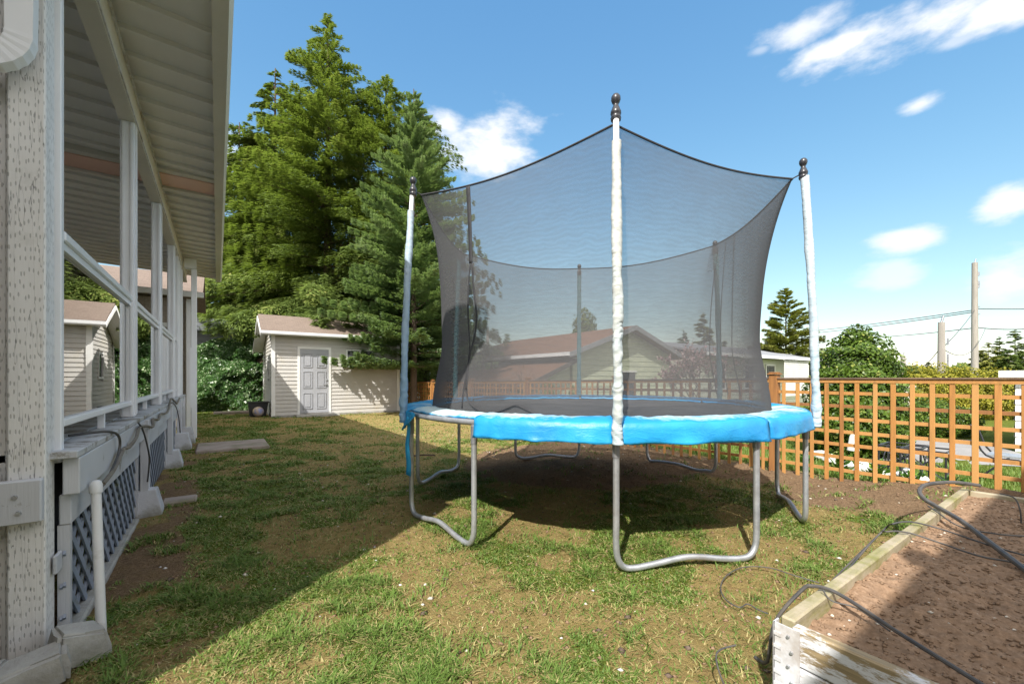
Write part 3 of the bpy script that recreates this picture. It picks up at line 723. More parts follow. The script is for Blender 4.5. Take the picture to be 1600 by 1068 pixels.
# enclosure poles
slv=['sleeve_white','sleeve_right','sleeve_teal','sleeve_teal','sleeve_teal','sleeve_blue']
for k in range(6):
    a=A0+60*k; rb,rt=1.905,1.815; H_=2.90
    if k in (2,3,4): H_=2.84
    def Q(z,bow=0): f_=(z-.3)/(H_-.3); return tp(a,rb+(rt-rb)*f_+.02*math.sin(f_*PI),z)
    pole=MB().tube([Q(.80),Q(1.5),Q(2.2),Q(H_-.16)],.0185,12).build('enclosure_pole',M['metal_white'] if k in(0,1,5) else M['steel_dark'],T,smooth=True)
    zb=.785 if k==0 else .80; zt=H_-(.30 if k in (0,5) else .15)
    nn=420; pts=[];rad=[]
    for i in range(nn+1):
        z=zb+(zt-zb)*i/nn; low=math.exp(-(z-zb)/.35)
        q=Vector(Q(z)); 
        bunch=.010*(float(fbm(z*26,k*5.1,44,2))-.5)*(low*1.2+(.15 if k else .95*math.exp(-((z-1.35)/.5)**2)))
        rad.append(.0285+.004*low+bunch*.6+.002*float(fbm(z*7,k,9)-.5)+ (.0045*float(fbm(z*3.0,k+3,19)-.3)))
        sh=.005*(float(fbm(z*5,k*3,12))-.5); pts.append((q.x+sh,q.y-sh,z+.0))
    rad[0]*=.85; ph=rnd.random()*6
    def wob(i,kk,ph=ph,k=k): 
        z=i/nn; rg=abs(2*float(vnoise(z*62+1.1*math.sin(kk/16*2*PI+ph+z*9),k*3.3+z*2,8))-1); return 1-.16*(1-min(1,rg*4))*(.3+math.exp(-z*4)+(.9*math.exp(-((z-.33)/.25)**2) if k==0 else 0))+.5*(float(vnoise(z*55,kk*.55+k*9,7))-.5)*(.6)*(.25+math.exp(-z*4)+(.6*math.exp(-((z-.33)/.22)**2) if k==0 else 0))+.10*math.sin(kk/16*2*PI*2+ph+z*19)*(.25+.8*abs(math.sin(z*31+ph)))*.8
    s_=MB().tube(pts,rad,16,wob=wob).build('pole_sleeve',M[slv[k]],pole,smooth=False); s_.data.polygons.foreach_set('use_smooth',[True]*len(s_.data.polygons))
    # black cap: band, collar, ball
    c0=Vector(Q(H_)); prof=[(-.165,.0),(-.165,.029),(-.15,.032),(-.145,.029),(-.13,.029),(-.125,.032),(-.11,.031),(-.10,.026),(-.085,.021),(-.075,.016),(-.066,.016),(-.058,.022),(-.04,.0285),(-.022,.0275),(-.008,.018),(0,.002)]
    MB().tube([(c0.x,c0.y,c0.z+p_) for p_,_ in prof],[max(r_,.001) for _,r_ in prof],18).build('pole_cap',M['black_plastic'],pole,smooth=True)
    # strap from cap to net corner
    MB().tube([Q(2.785),tp(a,1.74,2.755)],.005,6).build('net_tie',M['black_cloth'],pole)
# net
NT_=180; NVv=44
ZIP=A0-42.5
def netpt(deg,v):
    d=(deg-A0)%60; dm=d-30; c=R(dm)
    cor=(abs(dm)/30)
    rtop=1.745*math.cos(R(30))/math.cos(c); ztop=2.755-.075*(1-cor**2)
    rlow=1.60-.09*float(sm(0,.35,v)); w=v**3.2
    rr_=rlow*(1-w)+rtop*w
    z=.905+(ztop-.905)*v
    wr=.012*(float(fbm(deg*.16,v*2.0,77))-.5)*(1-v)*v*4 +.010*(float(fbm(deg*.55,v*.8,78))-.5)*v*(1-v)*4
    # gathered folds near right rear
    return tp(deg,rr_+wr,z)
V=[netpt(A0+360*i/NT_,j/NVv) for i in range(NT_) for j in range(NVv+1)]; F=[]
for i in range(NT_):
    dg=(A0+360*(i+.5)/NT_)
    dz=((dg-ZIP+180)%360)-180
    for j in range(NVv):
        v=(j+.5)/NVv
        if abs(dz)<1.3 and .30<v<.62: continue
        i2=(i+1)%NT_; F.append([i*(NVv+1)+j,i2*(NVv+1)+j,i2*(NVv+1)+j+1,i*(NVv+1)+j+1])
net=npmesh('safety_net',np.array(V),F,M['net'],T,smooth=True)
MB().tube([netpt(A0+360*i/240,1) for i in range(241)],.0075,6,cap=False).build('top_hem',M['black_cloth'],net)
MB().tube([Vector(netpt(A0+360*i/240,0))+Vector((0,0,.004)) for i in range(241)],.008,6,cap=False).build('bottom_hem',M['black_cloth'],net)
# zip: wide tape above, two edge tapes round the opening below, loose flap cord
def ribbon(fn,w,v0,v1,m,name,n=24,off=.004):
    V=[];F=[]
    for i in range(n+1):
        v=v0+(v1-v0)*i/n; dg=fn(v)
        for s_ in (-1,1):
            p=Vector(netpt(dg+s_*w,v)); c=Vector((TC[0],TC[1],p.z)); p+= (p-c).normalized()*off; V.append(p)
    for i in range(n): F.append([2*i,2*i+1,2*i+3,2*i+2])
    o=npmesh(name,np.array([tuple(p) for p in V]),F,m,net,smooth=True); o.modifiers.new('s','SOLIDIFY').thickness=.003
ribbon(lambda v:ZIP,.75,.66,1.0,M['black_cloth'],'zip_tape')
ribbon(lambda v:ZIP-1.4*math.sin(min(1,max(0,(.66-v)/.40))*PI)-.3,.28,.02,.66,M['black_cloth'],'zip_edge')
ribbon(lambda v:ZIP+1.7*math.sin(min(1,max(0,(.66-v)/.40))*PI)+.3+.5*math.sin(v*20),.30,.10,.66,M['black_cloth'],'zip_edge')
pts=[netpt(ZIP+1,.10),netpt(ZIP+3,.05),netpt(ZIP+7,.02),netpt(ZIP+12,.012),netpt(ZIP+16,.03),netpt(ZIP+19,.045),netpt(ZIP+22,.03),netpt(ZIP+25,.01)]
pts=[tuple(Vector(p)+(Vector(p)-Vector((TC[0],TC[1],p[2]))).normalized()*.01) for p in pts]
MB().tube(spline(pts,5),.006,6).build('flap_edge',M['black_cloth'],net)
for k_,st in ((A0+60*1.62,.25),(A0+60*1.75,.2),(A0+60*1.86,.25)):
    ribbon(lambda v,k_=k_:k_+.6*math.sin(v*4),st,.05,.98,M['net'],'net_fold',off=-.012)
# ------------------------------------------------------------------ fence
XF=5.80
def ftop(y): return 1.165-.012*max(0,y-2.5)
fpos=[-2.7,-.1,2.49,5.08,7.67,10.27,12.87,15.4]
FN=thing('trellis_fence','orange cedar trellis fence with square grid along the garden edge','fence',(XF,2.49,0))
for i,y in enumerate(fpos):
    t_=ftop(y)
    p_=MB().box(XF-.05,XF+.05,y-.05,y+.05,-.3,t_+.05,a=.1,bev=.006).build('post',M['cedar'],FN,var=True)
    MB().box(XF-.066,XF+.066,y-.066,y+.066,t_+.052,t_+.068,a=.1,bev=.005).box(XF-.05,XF+.05,y-.05,y+.05,t_+.069,t_+.085,a=.1,bev=.005).build('post_cap',M['cedar'],p_,var=True)
for i in range(len(fpos)-1):
    ya,yb=fpos[i]+.052,fpos[i+1]-.052; ta,tb=ftop(ya),ftop(yb)
    mb=MB(); n=round((yb-ya)/.1435); st=(yb-ya)/n
    for k in range(n):
        y=ya+st*(k+.5); tt=ftop(y)-.045; w=rnd.uniform(.018,.023)
        g_=float(gz(XF-.05,y)); 
        xo=rnd.uniform(-.003,.003); y+=rnd.uniform(-.008,.008); mb.box(XF-.034+xo,XF-.019+xo,y-w,y+w,g_-rnd.uniform(-.01,.02)-.01,tt-.002,a=rnd.random(),bev=.003)
    for r_ in range(1,8):
        dz=.045+.145*r_-.03
        z0=ta-dz; z1=tb-dz
        mb.bar((XF-.005,ya,z0),(XF-.005,yb,z1),.020,.036,a=rnd.random())
    mb.build('trellis_panel',M['cedar'],FN,var=True)
    mb=MB().bar((XF-.022,ya,ta-.022),(XF-.022,yb,tb-.022),.035,.044,a=.6); mb.build('top_rail',M['cedar'],FN,var=True)
    MB().bar((XF-.012,ya,ta+.008),(XF-.012,yb,tb+.008),.085,.014).build('rail_cap',M['cedar_old'],FN)
# ------------------------------------------------------------------ raised bed
B=thing('raised_garden_bed','raised timber garden bed full of brown soil at lower right','planter',(3.0,.0,0))
BZ=.35; bx0,bx1,by1,by0=1.58,4.60,.675,-2.4
MB().box(bx0+.035,bx1,by1-.045,by1,-.02,BZ,bev=.006).build('side_board',M['bedwood'],B)
for q in ((BZ-.13,BZ-.004),(-.02,BZ-.135)): MB().box(bx0,bx0+.038,by0,by1-.05,q[0],q[1],bev=.005).build('front_board',M['bedpaint'],B,label='front board with peeling white paint')
MB().box(bx1-.04,bx1,by0,by1-.048,.0,BZ-.005,bev=.006).build('back_board',M['bedwood'],B)
MB().box(bx0,bx1,by0-.045,by0,-.02,BZ,bev=.006).build('side_board',M['bedwood'],B)
mb=MB().box(bx0-.006,bx0-.001,by1-.075,by1+.004,.02,BZ-.01).box(bx0-.006,bx0+.03,by1+.001,by1+.006,.02,BZ-.01)
for k in range(7): mb.box(bx0-.010,bx0-.0065,by1-.02,by1+.002,.04+k*.043,.052+k*.043)
mb.build('corner_bracket',M['bracket'],B)
mb=MB()
for k in range(6): MB().tube([(bx0-.006,by1-.052+.01*(k%2),.06+k*.05),(bx0-.013,by1-.052+.01*(k%2),.06+k*.05)],[.006,.0045],8).build('nail',M['galv'],B)
sx=axis([(bx0+.036,3.2,.009),(3.2,bx1-.038,.02)]); sy=axis([(by0,-.2,.08),(-.2,by1-.043,.009)]); SX,SY=np.meshgrid(sx,sy,indexing='ij')
def soilz(x,y):
    z=BZ-.05+(fbm(x*2.2,y*2.2,91)-.5)*.05+(fbm(x*14,y*14,92,3)-.5)*.03+(fbm(x*42,y*42,95,3)-.5)*.016
    z=z-.055*np.exp(-(((x-2.25)/.07)**2+((y-.50)/.05)**2))+.02*np.exp(-(((x-2.32)/.12)**2+((y-.43)/.06)**2))
    return z
SZ=soilz(SX,SY); nx,ny=len(sx),len(sy)
ii,jj=np.meshgrid(np.arange(nx-1),np.arange(ny-1),indexing='ij'); a0=(ii*ny+jj).ravel()
npmesh('soil',np.stack([SX.ravel(),SY.ravel(),SZ.ravel()],1),np.stack([a0,a0+ny,a0+ny+1,a0+1],1),M['soil'],B,smooth=True)
o=scatter_bits('soil_crumbs',11000,(bx0+.05,bx1-.05,-.8,by1-.05),.0055,M['soil'],'crumbs of brown earth on the raised bed soil','earth',zf=soilz)
o=scatter_bits('wood_chips',260,(bx0+.05,bx1-.05,-.6,by1-.05),.006,M['beige'],'small pale wood chips on the raised bed soil','wood chips',zf=soilz)
def sz(x,y): return float(soilz(np.array(x),np.array(y)))
# hose and drip lines
def online(pts): return [(x,y,(sz(x,y) if z is None else z)+.008) for x,y,z in pts]
def gp(px,py,z=0.03):
    Z=(CAM_H-z)*660/(py-590); X=(px-800)/660*Z; return (X*cs+Z*sn,-X*sn+Z*cs,z)
BT=.372
cable([gp(1640,920,.33),gp(1600,888,.34),gp(1540,842,.35),gp(1500,812,.36),gp(1462,790,BT),gp(1442,777,BT+.03),gp(1437,765,BT+.04),gp(1450,756,BT+.05),gp(1490,753,BT+.05),gp(1530,758,BT+.02)],.013,M['cable'],'garden_hose','thick black hose looping over the far corner of the raised bed','hose')
cable([gp(1560,1085,.34),gp(1480,1035,.34),gp(1400,985,.34),gp(1340,945,.345),gp(1300,922,.36),gp(1270,915,BT),gp(1253,921,.35),(1.80,.77,.22),(1.80,.80,.05),(1.83,.86,.02)],.007,M['cable'],'drip_line','black drip line crossing the near end of the raised bed','irrigation tube')
cable([gp(1640,905,.33),gp(1600,882,.335),gp(1530,868,.335),gp(1470,848,.34),gp(1420,832,.36),gp(1388,830,BT),gp(1368,840,.33),(2.33,.80,.12),(2.30,.83,.02)],.0045,M['cable'],'drip_line','thin black tube crossing the middle of the bed, nearest of two','irrigation tube')
cable([gp(1640,875,.33),gp(1597,866,.335),gp(1530,846,.34),gp(1470,826,.35),gp(1425,815,BT),gp(1395,818,.365),gp(1378,830,.28),(2.42,.85,.1),(2.42,.9,.02)],.0045,M['cable'],'drip_line','thin black tube crossing the middle of the bed, farther of two','irrigation tube')
cable([gp(1620,838,.33),gp(1560,834,.335),gp(1500,822,.34),gp(1465,800,.36),gp(1450,790,BT)],.004,M['cable'],'drip_line','thin tube beside the thick hose at the far end of the bed','irrigation tube')
cable([gp(1390,985,.335),gp(1340,950,.335),gp(1300,938,.34),gp(1285,920,BT)],.0028,M['cable'],'drip_line','very thin short tube beside the near drip line','irrigation tube')
cable([gp(1280,910,.02),gp(1240,898),gp(1200,886),gp(1160,886),gp(1134,900),gp(1126,918),gp(1134,936),gp(1155,948),gp(1168,943),gp(1185,952),gp(1200,958)],.0035,M['cable'],'garden_wire','thin dark wire curled on the grass beside the raised bed','wire')
cable([(1.50,.76,.02),(1.47,.80,.10),(1.50,.84,.17),(1.56,.80,.2)],.003,M['cable'],'wire_end','bent wire end at the bed corner bracket','wire')
cable(online([(3.95,.33,.30),(3.95,.335,.38),(3.98,.36,.44),(4.0,.42,.45)]),.004,M['cable'],'wire_hook','thin hooked wire standing in the soil near the far board','wire')
t=thing('garden_stake','short black stake with a red tip standing in the shaded soil','stake',(3.05,-.02,.3))
MB().tube([(3.05,-.02,.29),(3.04,-.018,.44)],.007,8).build('rod',M['black_plastic'],t); MB().tube([(3.04,-.018,.441),(3.04,-.018,.455),(3.04,-.018,.46)],[.011,.011,.004],10).build('tip',M['red'],t)
# ------------------------------------------------------------------ shed
S=thing('garden_shed','beige vinyl sided garden shed with grey panel door and shingle roof','shed',(3.2,14.3,0))
sx0,sx1,sy0,sy1=1.35,5.15,14.3,17.0; EZ=2.52; RZ=3.10; ridge=15.25; EB=2.22
def lap(mb,axis_,c,a0,a1,z0,z1,pitch,out,holes=()):
    z=z0
    while z<z1-1e-6:
        zt=min(z+pitch,z1); segs=[(a0,a1)]
        for (h0,h1,hz0,hz1) in holes:
            if z<hz1-.01 and zt>hz0+.01:
                ns=[]
                for s0,s1 in segs:
                    if h1<=s0 or h0>=s1: ns.append((s0,s1)); continue
                    if h0>s0: ns.append((s0,h0))
                    if h1<s1: ns.append((h1,s1))
                segs=ns
        for s0,s1 in segs:
            o1=.022*out;
            if axis_=='x':  # wall runs along x at y=c
                vs=[(s0,c+o1,z),(s1,c+o1,z),(s1,c+.003*out,zt),(s0,c+.003*out,zt),(s0,c,z),(s1,c,z)]
            else:
                vs=[(c+o1,s0,z),(c+o1,s1,z),(c+.003*out,s1,zt),(c+.003*out,s0,zt),(c,s0,z),(c,s1,z)]
            mb.add(vs,[[0,1,2,3],[4,5,1,0]])
        z+=pitch
mb=MB(); lap(mb,'x',sy0,sx0,sx1,.06,EZ,.115,-1,holes=((2.01,2.95,0,2.13),(3.42,4.28,1.52,2.1)))
lap(mb,'y',sx0,sy0,sy1,.06,EB,.115,-1,holes=((15.05,15.65,1.15,1.85),))
z=EB
while z<RZ-.08:
    ya=sy0+(ridge-sy0)*max(0,(z-EZ))/(RZ-EZ) if z>EZ else sy0; yb=sy1-(sy1-ridge)*(z-EB)/(RZ-EB)
    mb.add([(sx0-.022,ya,z),(sx0-.022,yb,z),(sx0-.003,yb-.1,min(z+.115,RZ)),(sx0-.003,ya+.03,min(z+.115,RZ)),(sx0,ya,z),(sx0,yb,z)],[[0,1,2,3],[4,5,1,0]]); z+=.115
mb.box(sx0+.01,sx1-.01,sy0+.01,sy1-.01,-.03,EB)
mb.prism([(sy0+.01,EB),(sy1-.01,EB),(ridge,RZ-.02),(sy0+.01,EZ-.02)],'x',sx0+.01,sx1-.01)
mb.build('wall',M['vinyl'],S)
# right wall lapping
mb=MB(); lap(mb,'y',sx1,sy0,sy1,.06,EB,.115,1); mb.build('side_wall',M['vinyl'],S)
mb=MB().box(sx0-.045,sx0+.055,sy0-.045,sy0-.0235,0.03,EZ-.03).box(sx0-.045,sx0-.0235,sy0-.0234,sy0+.055,0.03,EZ-.03)
mb.box(sx1-.055,sx1+.045,sy0-.045,sy0-.0235,.03,EZ-.03); mb.box(sx0-.045,sx0-.0235,sy1-.06,sy1,.03,EB-.05)
mb.build('corner_trim',M['vinyl_white'],S)
mb=MB().box(sx0-.02,sx1+.02,sy0-.06,sy1,-.05,.055); mb.build('base',M['concrete'],S)
# roof: two slopes
ov=.32; fy=sy0-.28; fz=EZ-.02; by=sy1+.25; bz_=EB-.12
ox0=sx0-ov; ox1=sx1+.2
mb=MB().prism([(fy,fz),(ridge,RZ),(by,bz_),(by,bz_+.05),(ridge,RZ+.06),(fy,fz+.05)],'x',ox0,ox1); mb.build('roof',M['shed_shingle'],S)
mb=MB().prism([(fy,fz-.10),(ridge,RZ-.11),(by,bz_-.10),(by,bz_+.0),(ridge,RZ-.004),(fy,fz-.004)],'x',ox0-.025,ox0-.002); mb.build('barge_board',M['vinyl_white'],S)
mb=MB().prism([(fy,fz-.012),(ridge,RZ-.02),(by,bz_-.015),(by,bz_-.035),(ridge,RZ-.045),(fy,fz-.035)],'x',ox0,sx0-.03); mb.build('soffit',M['vinyl_white'],S)
mb=MB().prism([(fy-.10,fz-.04),(fy-.08,fz-.07),(fy-.01,fz-.07),(fy-.01,fz+.03),(fy-.02,fz+.03),(fy-.02,fz-.05),(fy-.08,fz-.05),(fy-.095,fz+.035),(fy-.105,fz+.035)],'x',ox0-.03,ox1); mb.build('gutter',M['metal_white'],S)
MB().box(ox0+.03,sx1,fy+.01,sy0-.03,fz-.065,fz-.045).build('eave_soffit',M['vinyl_white'],S)
# door
d0,d1=2.07,2.89
dr=MB().box(d0,d1,sy0-.02,sy0+.009,.10,2.06).build('door',M['door'],S)
mb=MB()
for cx in (d0+.215,d1-.215):
    for (za,zb) in ((.22,.72),(.86,1.38),(1.50,1.94)):
        w=.135
        for (x0_,x1_,z0_,z1_) in ((cx-w,cx+w,za,za+.022),(cx-w,cx+w,zb-.022,zb),(cx-w,cx-w+.022,za+.0225,zb-.0225),(cx+w-.022,cx+w,za+.0225,zb-.0225)):
            mb.box(x0_,x1_,sy0-.036,sy0-.0205,z0_,z1_,bev=.004)
        mb.box(cx-w+.055,cx+w-.055,sy0-.034,sy0-.0205,za+.055,zb-.055,bev=.006)
mb.build('panel_moulding',M['door'],dr)
mb=MB().tube([(d1-.07,sy0-.021,.98),(d1-.07,sy0-.06,.98)],.012,10).tube([(d1-.07,sy0-.06,.98),(d1-.17,sy0-.065,.985)],.011,10).tube([(d1-.07,sy0-.021,1.12),(d1-.07,sy0-.045,1.12)],.028,12).tube([(d1-.07,sy0-.022,.98),(d1-.07,sy0-.03,.98)],.032,12)
mb.build('handle',M['galv'],dr,smooth=True)
mb=MB().box(d0-.07,d0-.002,sy0-.03,sy0+.0,.06,2.12).box(d1+.002,d1+.07,sy0-.03,sy0+.0,.06,2.12).box(d0-.07,d1+.07,sy0-.031,sy0+.0,2.066,2.13); mb.build('door_frame',M['vinyl_white'],S)
MB().box(d0-.15,d1+.25,sy0-.42,sy0-.062,-.03,.06,bev=.01).build('door_step',M['concrete'],S)
w_=MB().box(3.43,4.27,sy0-.012,sy0+.0,1.53,2.09).build('window',M['window'],S)
MB().box(3.42,4.28,sy0-.035,sy0-.013,1.52,1.56).box(3.42,4.28,sy0-.035,sy0-.013,2.06,2.10).box(3.42,3.46,sy0-.035,sy0-.013,1.5605,2.0595).box(4.24,4.28,sy0-.035,sy0-.013,1.5605,2.0595).box(3.83,3.87,sy0-.03,sy0-.013,1.5605,2.0595).build('frame',M['vinyl_white'],w_)
w_=MB().box(sx0-.012,sx0,15.06,15.64,1.16,1.84).build('window',M['window'],S)
MB().box(sx0-.04,sx0-.013,15.05,15.65,1.15,1.20).box(sx0-.04,sx0-.013,15.05,15.65,1.80,1.85).box(sx0-.04,sx0-.013,15.05,15.10,1.2005,1.7995).box(sx0-.04,sx0-.013,15.60,15.65,1.2005,1.7995).build('frame',M['vinyl_white'],w_)
# black tub and ball
t=thing('black_tub','black plastic tub lying at the left wall of the shed','tub',(1.0,15.0,0))
MB().prism([(.80,.02),(1.22,.02),(1.28,.42),(.76,.42)],'y',14.85,15.25).build('tub',M['black_plastic'],t); MB().box(.73,1.31,14.82,15.28,.421,.45).build('rim',M['black_plastic'],t)
import bmesh
bm=bmesh.new(); bmesh.ops.create_uvsphere(bm,u_segments=24,v_segments=14,radius=.15)
me=bpy.data.meshes.new('ball'); 
for f_ in bm.faces: f_.smooth=True
bm.to_mesh(me); bm.free(); me.materials.append(M['yellow']); o=bpy.data.objects.new('ball',me); C.objects.link(o); o.location=(1.0,14.66,.17); tag(o,'yellow and blue ball lying in front of the black tub','ball')
# ------------------------------------------------------------------ vegetation generators
def leaf_quads(c,d,nrm,ln,wd):
    """c centre, d direction, nrm normal; diamond-like quads"""
    s=np.cross(d,nrm); s/= (np.linalg.norm(s,axis=1,keepdims=True)+1e-9)
    ln=ln[:,None]; wd=wd[:,None]
    V=np.stack([c-d*ln*.5, c+s*wd*.5-d*ln*.05, c+d*ln*.5, c-s*wd*.5-d*ln*.05],1).reshape(-1,3)
    F=(np.arange(len(c))*4)[:,None]+np.arange(4)[None]
    return V,F
def unit(v): return v/(np.linalg.norm(v,axis=1,keepdims=True)+1e-9)
def conifer(name,label,loc,Ht,Rd,z0,nb,nl,m,seed,rise=.05,droop=-.25,expo=.8,leaf=(.22,.055),group=None,cat='tree',upsweep=0,whorl=False,limbs=True,ragged=.25,fan=.42,trunkr=None,thick=.17,lean=(0,0),belly=.0):
    r=np.random.RandomState(seed); t=thing(name,label,cat,loc,group); L0=np.array(loc)
    u=r.rand(nb)**1.15; u=np.sort(u)
    if whorl:
        k=max(8,int(Ht/.42)); u=(np.floor(u*k)+r.rand(nb)*.28)/k
    h=z0+(Ht-z0)*u*.985; prof=(1-u)**expo*(1-belly*np.exp(-(u/.12)**1)); 
    phi=r.rand(nb)*2*PI
    # lobed silhouette
    lob=1+.22*np.sin(phi*3+h*1.3+seed)+.14*np.sin(phi*5-h*2.1)+.10*np.sin(h*5+phi*2)
    L=Rd*np.maximum(prof,.03)*lob*(1-ragged+ragged*1.6*r.rand(nb)); L=np.clip(L,.18,Rd*np.maximum(prof,.05)*1.22)
    ri=rise+.28*u*(1 if not whorl else 1.3)+.1*(r.rand(nb)-.5)
    cnt=np.maximum(4,(nl*L**1.35/np.sum(L**1.35))).astype(int); bi=np.repeat(np.arange(nb),cnt); n=len(bi)
    s=.12+.9*r.rand(n)**.55; 
    Lb=L[bi]; ph=phi[bi]
    sidew=(r.rand(n)*2-1); lat=sidew*fan*Lb*(1.08-s)*.85*(.35+.65*r.rand(n)); 
    # cluster along twigs so that clumps and gaps appear
    tw=np.round(s*9+.0)/9; s=s*.45+tw*.55
    out=np.stack([np.cos(ph),np.sin(ph),np.zeros(n)],1); sd=np.stack([-np.sin(ph),np.cos(ph),np.zeros(n)],1)
    zc=h[bi]+Lb*(ri[bi]*s+droop*s*s)+upsweep*Lb*s**3-np.abs(lat)*.18+(r.rand(n)-.5)*thick*Lb**.5
    c=out*(Lb*s)[:,None]+sd*lat[:,None]; c[:,2]=zc
    fr=np.clip(zc/Ht,0,1); c[:,0]+=lean[0]*fr; c[:,1]+=lean[1]*fr
    d=out*(.75+.2*r.rand(n))[:,None]+sd*(np.sign(lat)*(.35+.6*r.rand(n)))[:,None]; d[:,2]=ri[bi]+2*droop*s+upsweep*3*s*s+.35*(r.rand(n)-.5); d=unit(d)
    nr=np.stack([(r.rand(n)-.5)*.9,(r.rand(n)-.5)*.9,np.ones(n)],1)+out*.25; nr=unit(nr)
    sc_=(.65+.7*r.rand(n)); V,F=leaf_quads(c,d,nr,leaf[0]*sc_,leaf[1]*(.7+.6*r.rand(n))*sc_**.3)
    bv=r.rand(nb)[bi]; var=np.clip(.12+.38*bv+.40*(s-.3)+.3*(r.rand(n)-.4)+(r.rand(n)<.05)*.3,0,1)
    o=npmesh('crown',V+L0,F,m,t,attrs={'var':np.repeat(var,4)})
    mb=MB(); tr=trunkr or Ht*.014
    def tc(z): f_=z/Ht; return (loc[0]+lean[0]*f_,loc[1]+lean[1]*f_,loc[2]+z)
    mb.tube([tc(z) for z in np.linspace(-.2,Ht*.985,12)],[tr*(1-.95*q)+.008 for q in np.linspace(0,1,12)],8)
    if limbs:
        st=max(1,nb//160)
        for k in range(0,nb,st):
            q=Vector(tc(h[k])); e=[]
            for ss in (0,.4,.8):
                e.append((q.x+math.cos(phi[k])*L[k]*ss,q.y+math.sin(phi[k])*L[k]*ss,loc[2]+h[k]+L[k]*(ri[k]*ss+droop*ss*ss+upsweep*ss**3)-.02))
            mb.tube(e,[.012+.009*L[k],.008+.004*L[k],.004],4,cap=False)
    mb.build('trunk',M['bark'],t); return t
def cw(px,Z):   # world position of a point seen at picture column px at depth Z
    t_=(px-800)/660; X=t_*Z; return (X*cs+Z*sn,-X*sn+Z*cs)
g1='tall conifers behind the shed'
def P3(px,Z,z=0): x,y=cw(px,Z); return (x,y,z)
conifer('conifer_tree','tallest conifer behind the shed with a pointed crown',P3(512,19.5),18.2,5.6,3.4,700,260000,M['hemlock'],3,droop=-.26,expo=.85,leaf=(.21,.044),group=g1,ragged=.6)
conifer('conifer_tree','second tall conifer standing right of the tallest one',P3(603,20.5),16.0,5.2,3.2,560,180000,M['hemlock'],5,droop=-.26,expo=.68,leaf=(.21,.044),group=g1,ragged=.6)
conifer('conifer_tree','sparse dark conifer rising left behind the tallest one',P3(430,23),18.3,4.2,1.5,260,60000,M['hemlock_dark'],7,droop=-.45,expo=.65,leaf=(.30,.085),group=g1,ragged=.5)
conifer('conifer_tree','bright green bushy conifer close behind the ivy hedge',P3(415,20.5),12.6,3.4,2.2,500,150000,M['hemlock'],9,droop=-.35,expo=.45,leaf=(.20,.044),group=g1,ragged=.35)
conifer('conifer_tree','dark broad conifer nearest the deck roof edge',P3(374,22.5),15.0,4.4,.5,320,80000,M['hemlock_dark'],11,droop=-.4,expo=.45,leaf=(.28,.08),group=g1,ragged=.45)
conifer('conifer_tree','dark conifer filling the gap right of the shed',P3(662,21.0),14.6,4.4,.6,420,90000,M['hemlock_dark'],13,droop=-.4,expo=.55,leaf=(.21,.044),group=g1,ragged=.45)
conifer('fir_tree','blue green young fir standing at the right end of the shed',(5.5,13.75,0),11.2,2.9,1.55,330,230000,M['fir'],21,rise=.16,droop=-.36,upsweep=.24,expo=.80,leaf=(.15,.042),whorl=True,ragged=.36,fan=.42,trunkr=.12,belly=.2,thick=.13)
# ivy hedge
def blob_leaves(n,fn,leaf,r,outer=.85,up=.2,thick=.25):
    """fn(dirs)->(centre, radii) surface; leaves over an ellipsoid shell"""
    d=unit(r.randn(n,3)); c,rad=fn
    lum=1+.09*np.sin(d[:,0]*7+c[0])*np.sin(d[:,1]*6+1)+.12*np.sin(d[:,2]*9+d[:,0]*5)
    q=1-thick*r.rand(n)**1.5; p=np.array(c)+d*np.array(rad)*(lum*q)[:,None]
    nr=unit(d/np.array(rad)*np.mean(rad)+.6*r.randn(n,3)+np.array([0,0,up])); dd=unit(np.cross(nr,r.randn(n,3)))
    V,F=leaf_quads(p,dd,nr,leaf*(.6+.8*r.rand(n)),leaf*.7*(.6+.8*r.rand(n)))
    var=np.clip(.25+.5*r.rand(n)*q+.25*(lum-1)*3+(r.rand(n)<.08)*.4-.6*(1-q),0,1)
    return V,F,np.repeat(var,4)
def bush(name,label,cat,blobs,n,leaf,m,loc,seed,group=None,core=True,corem='hemlock_dark'):
    r=np.random.RandomState(seed); t=thing(name,label,cat,loc,group); Vs=[];Fs=[];A=[];k=0
    tot=sum(np.prod(b[1])**(2/3) for b in blobs)
    for c,rad in blobs:
        V,F,a=blob_leaves(int(n*np.prod(rad)**(2/3)/tot),(c,rad),leaf,r); ok=V[:,2]>-9; Vs.append(V);Fs.append(F+k);A.append(a);k+=len(V)
    npmesh('foliage',np.concatenate(Vs),np.concatenate(Fs),m,t,attrs={'var':np.concatenate(A)})
    mb=MB()
    for c,rad in blobs[:6]:
        for q in range(4):
            e=(c[0]+rad[0]*.6*math.cos(q*1.6),c[1]+rad[1]*.6*math.sin(q*1.6),c[2]+rad[2]*.4); mb.tube([(loc[0],loc[1],loc[2]-.05),((loc[0]+e[0])/2,(loc[1]+e[1])/2,e[2]*.45),e],[.035,.02,.008],5)
    mb.build('stems',M['bark'],t); return t
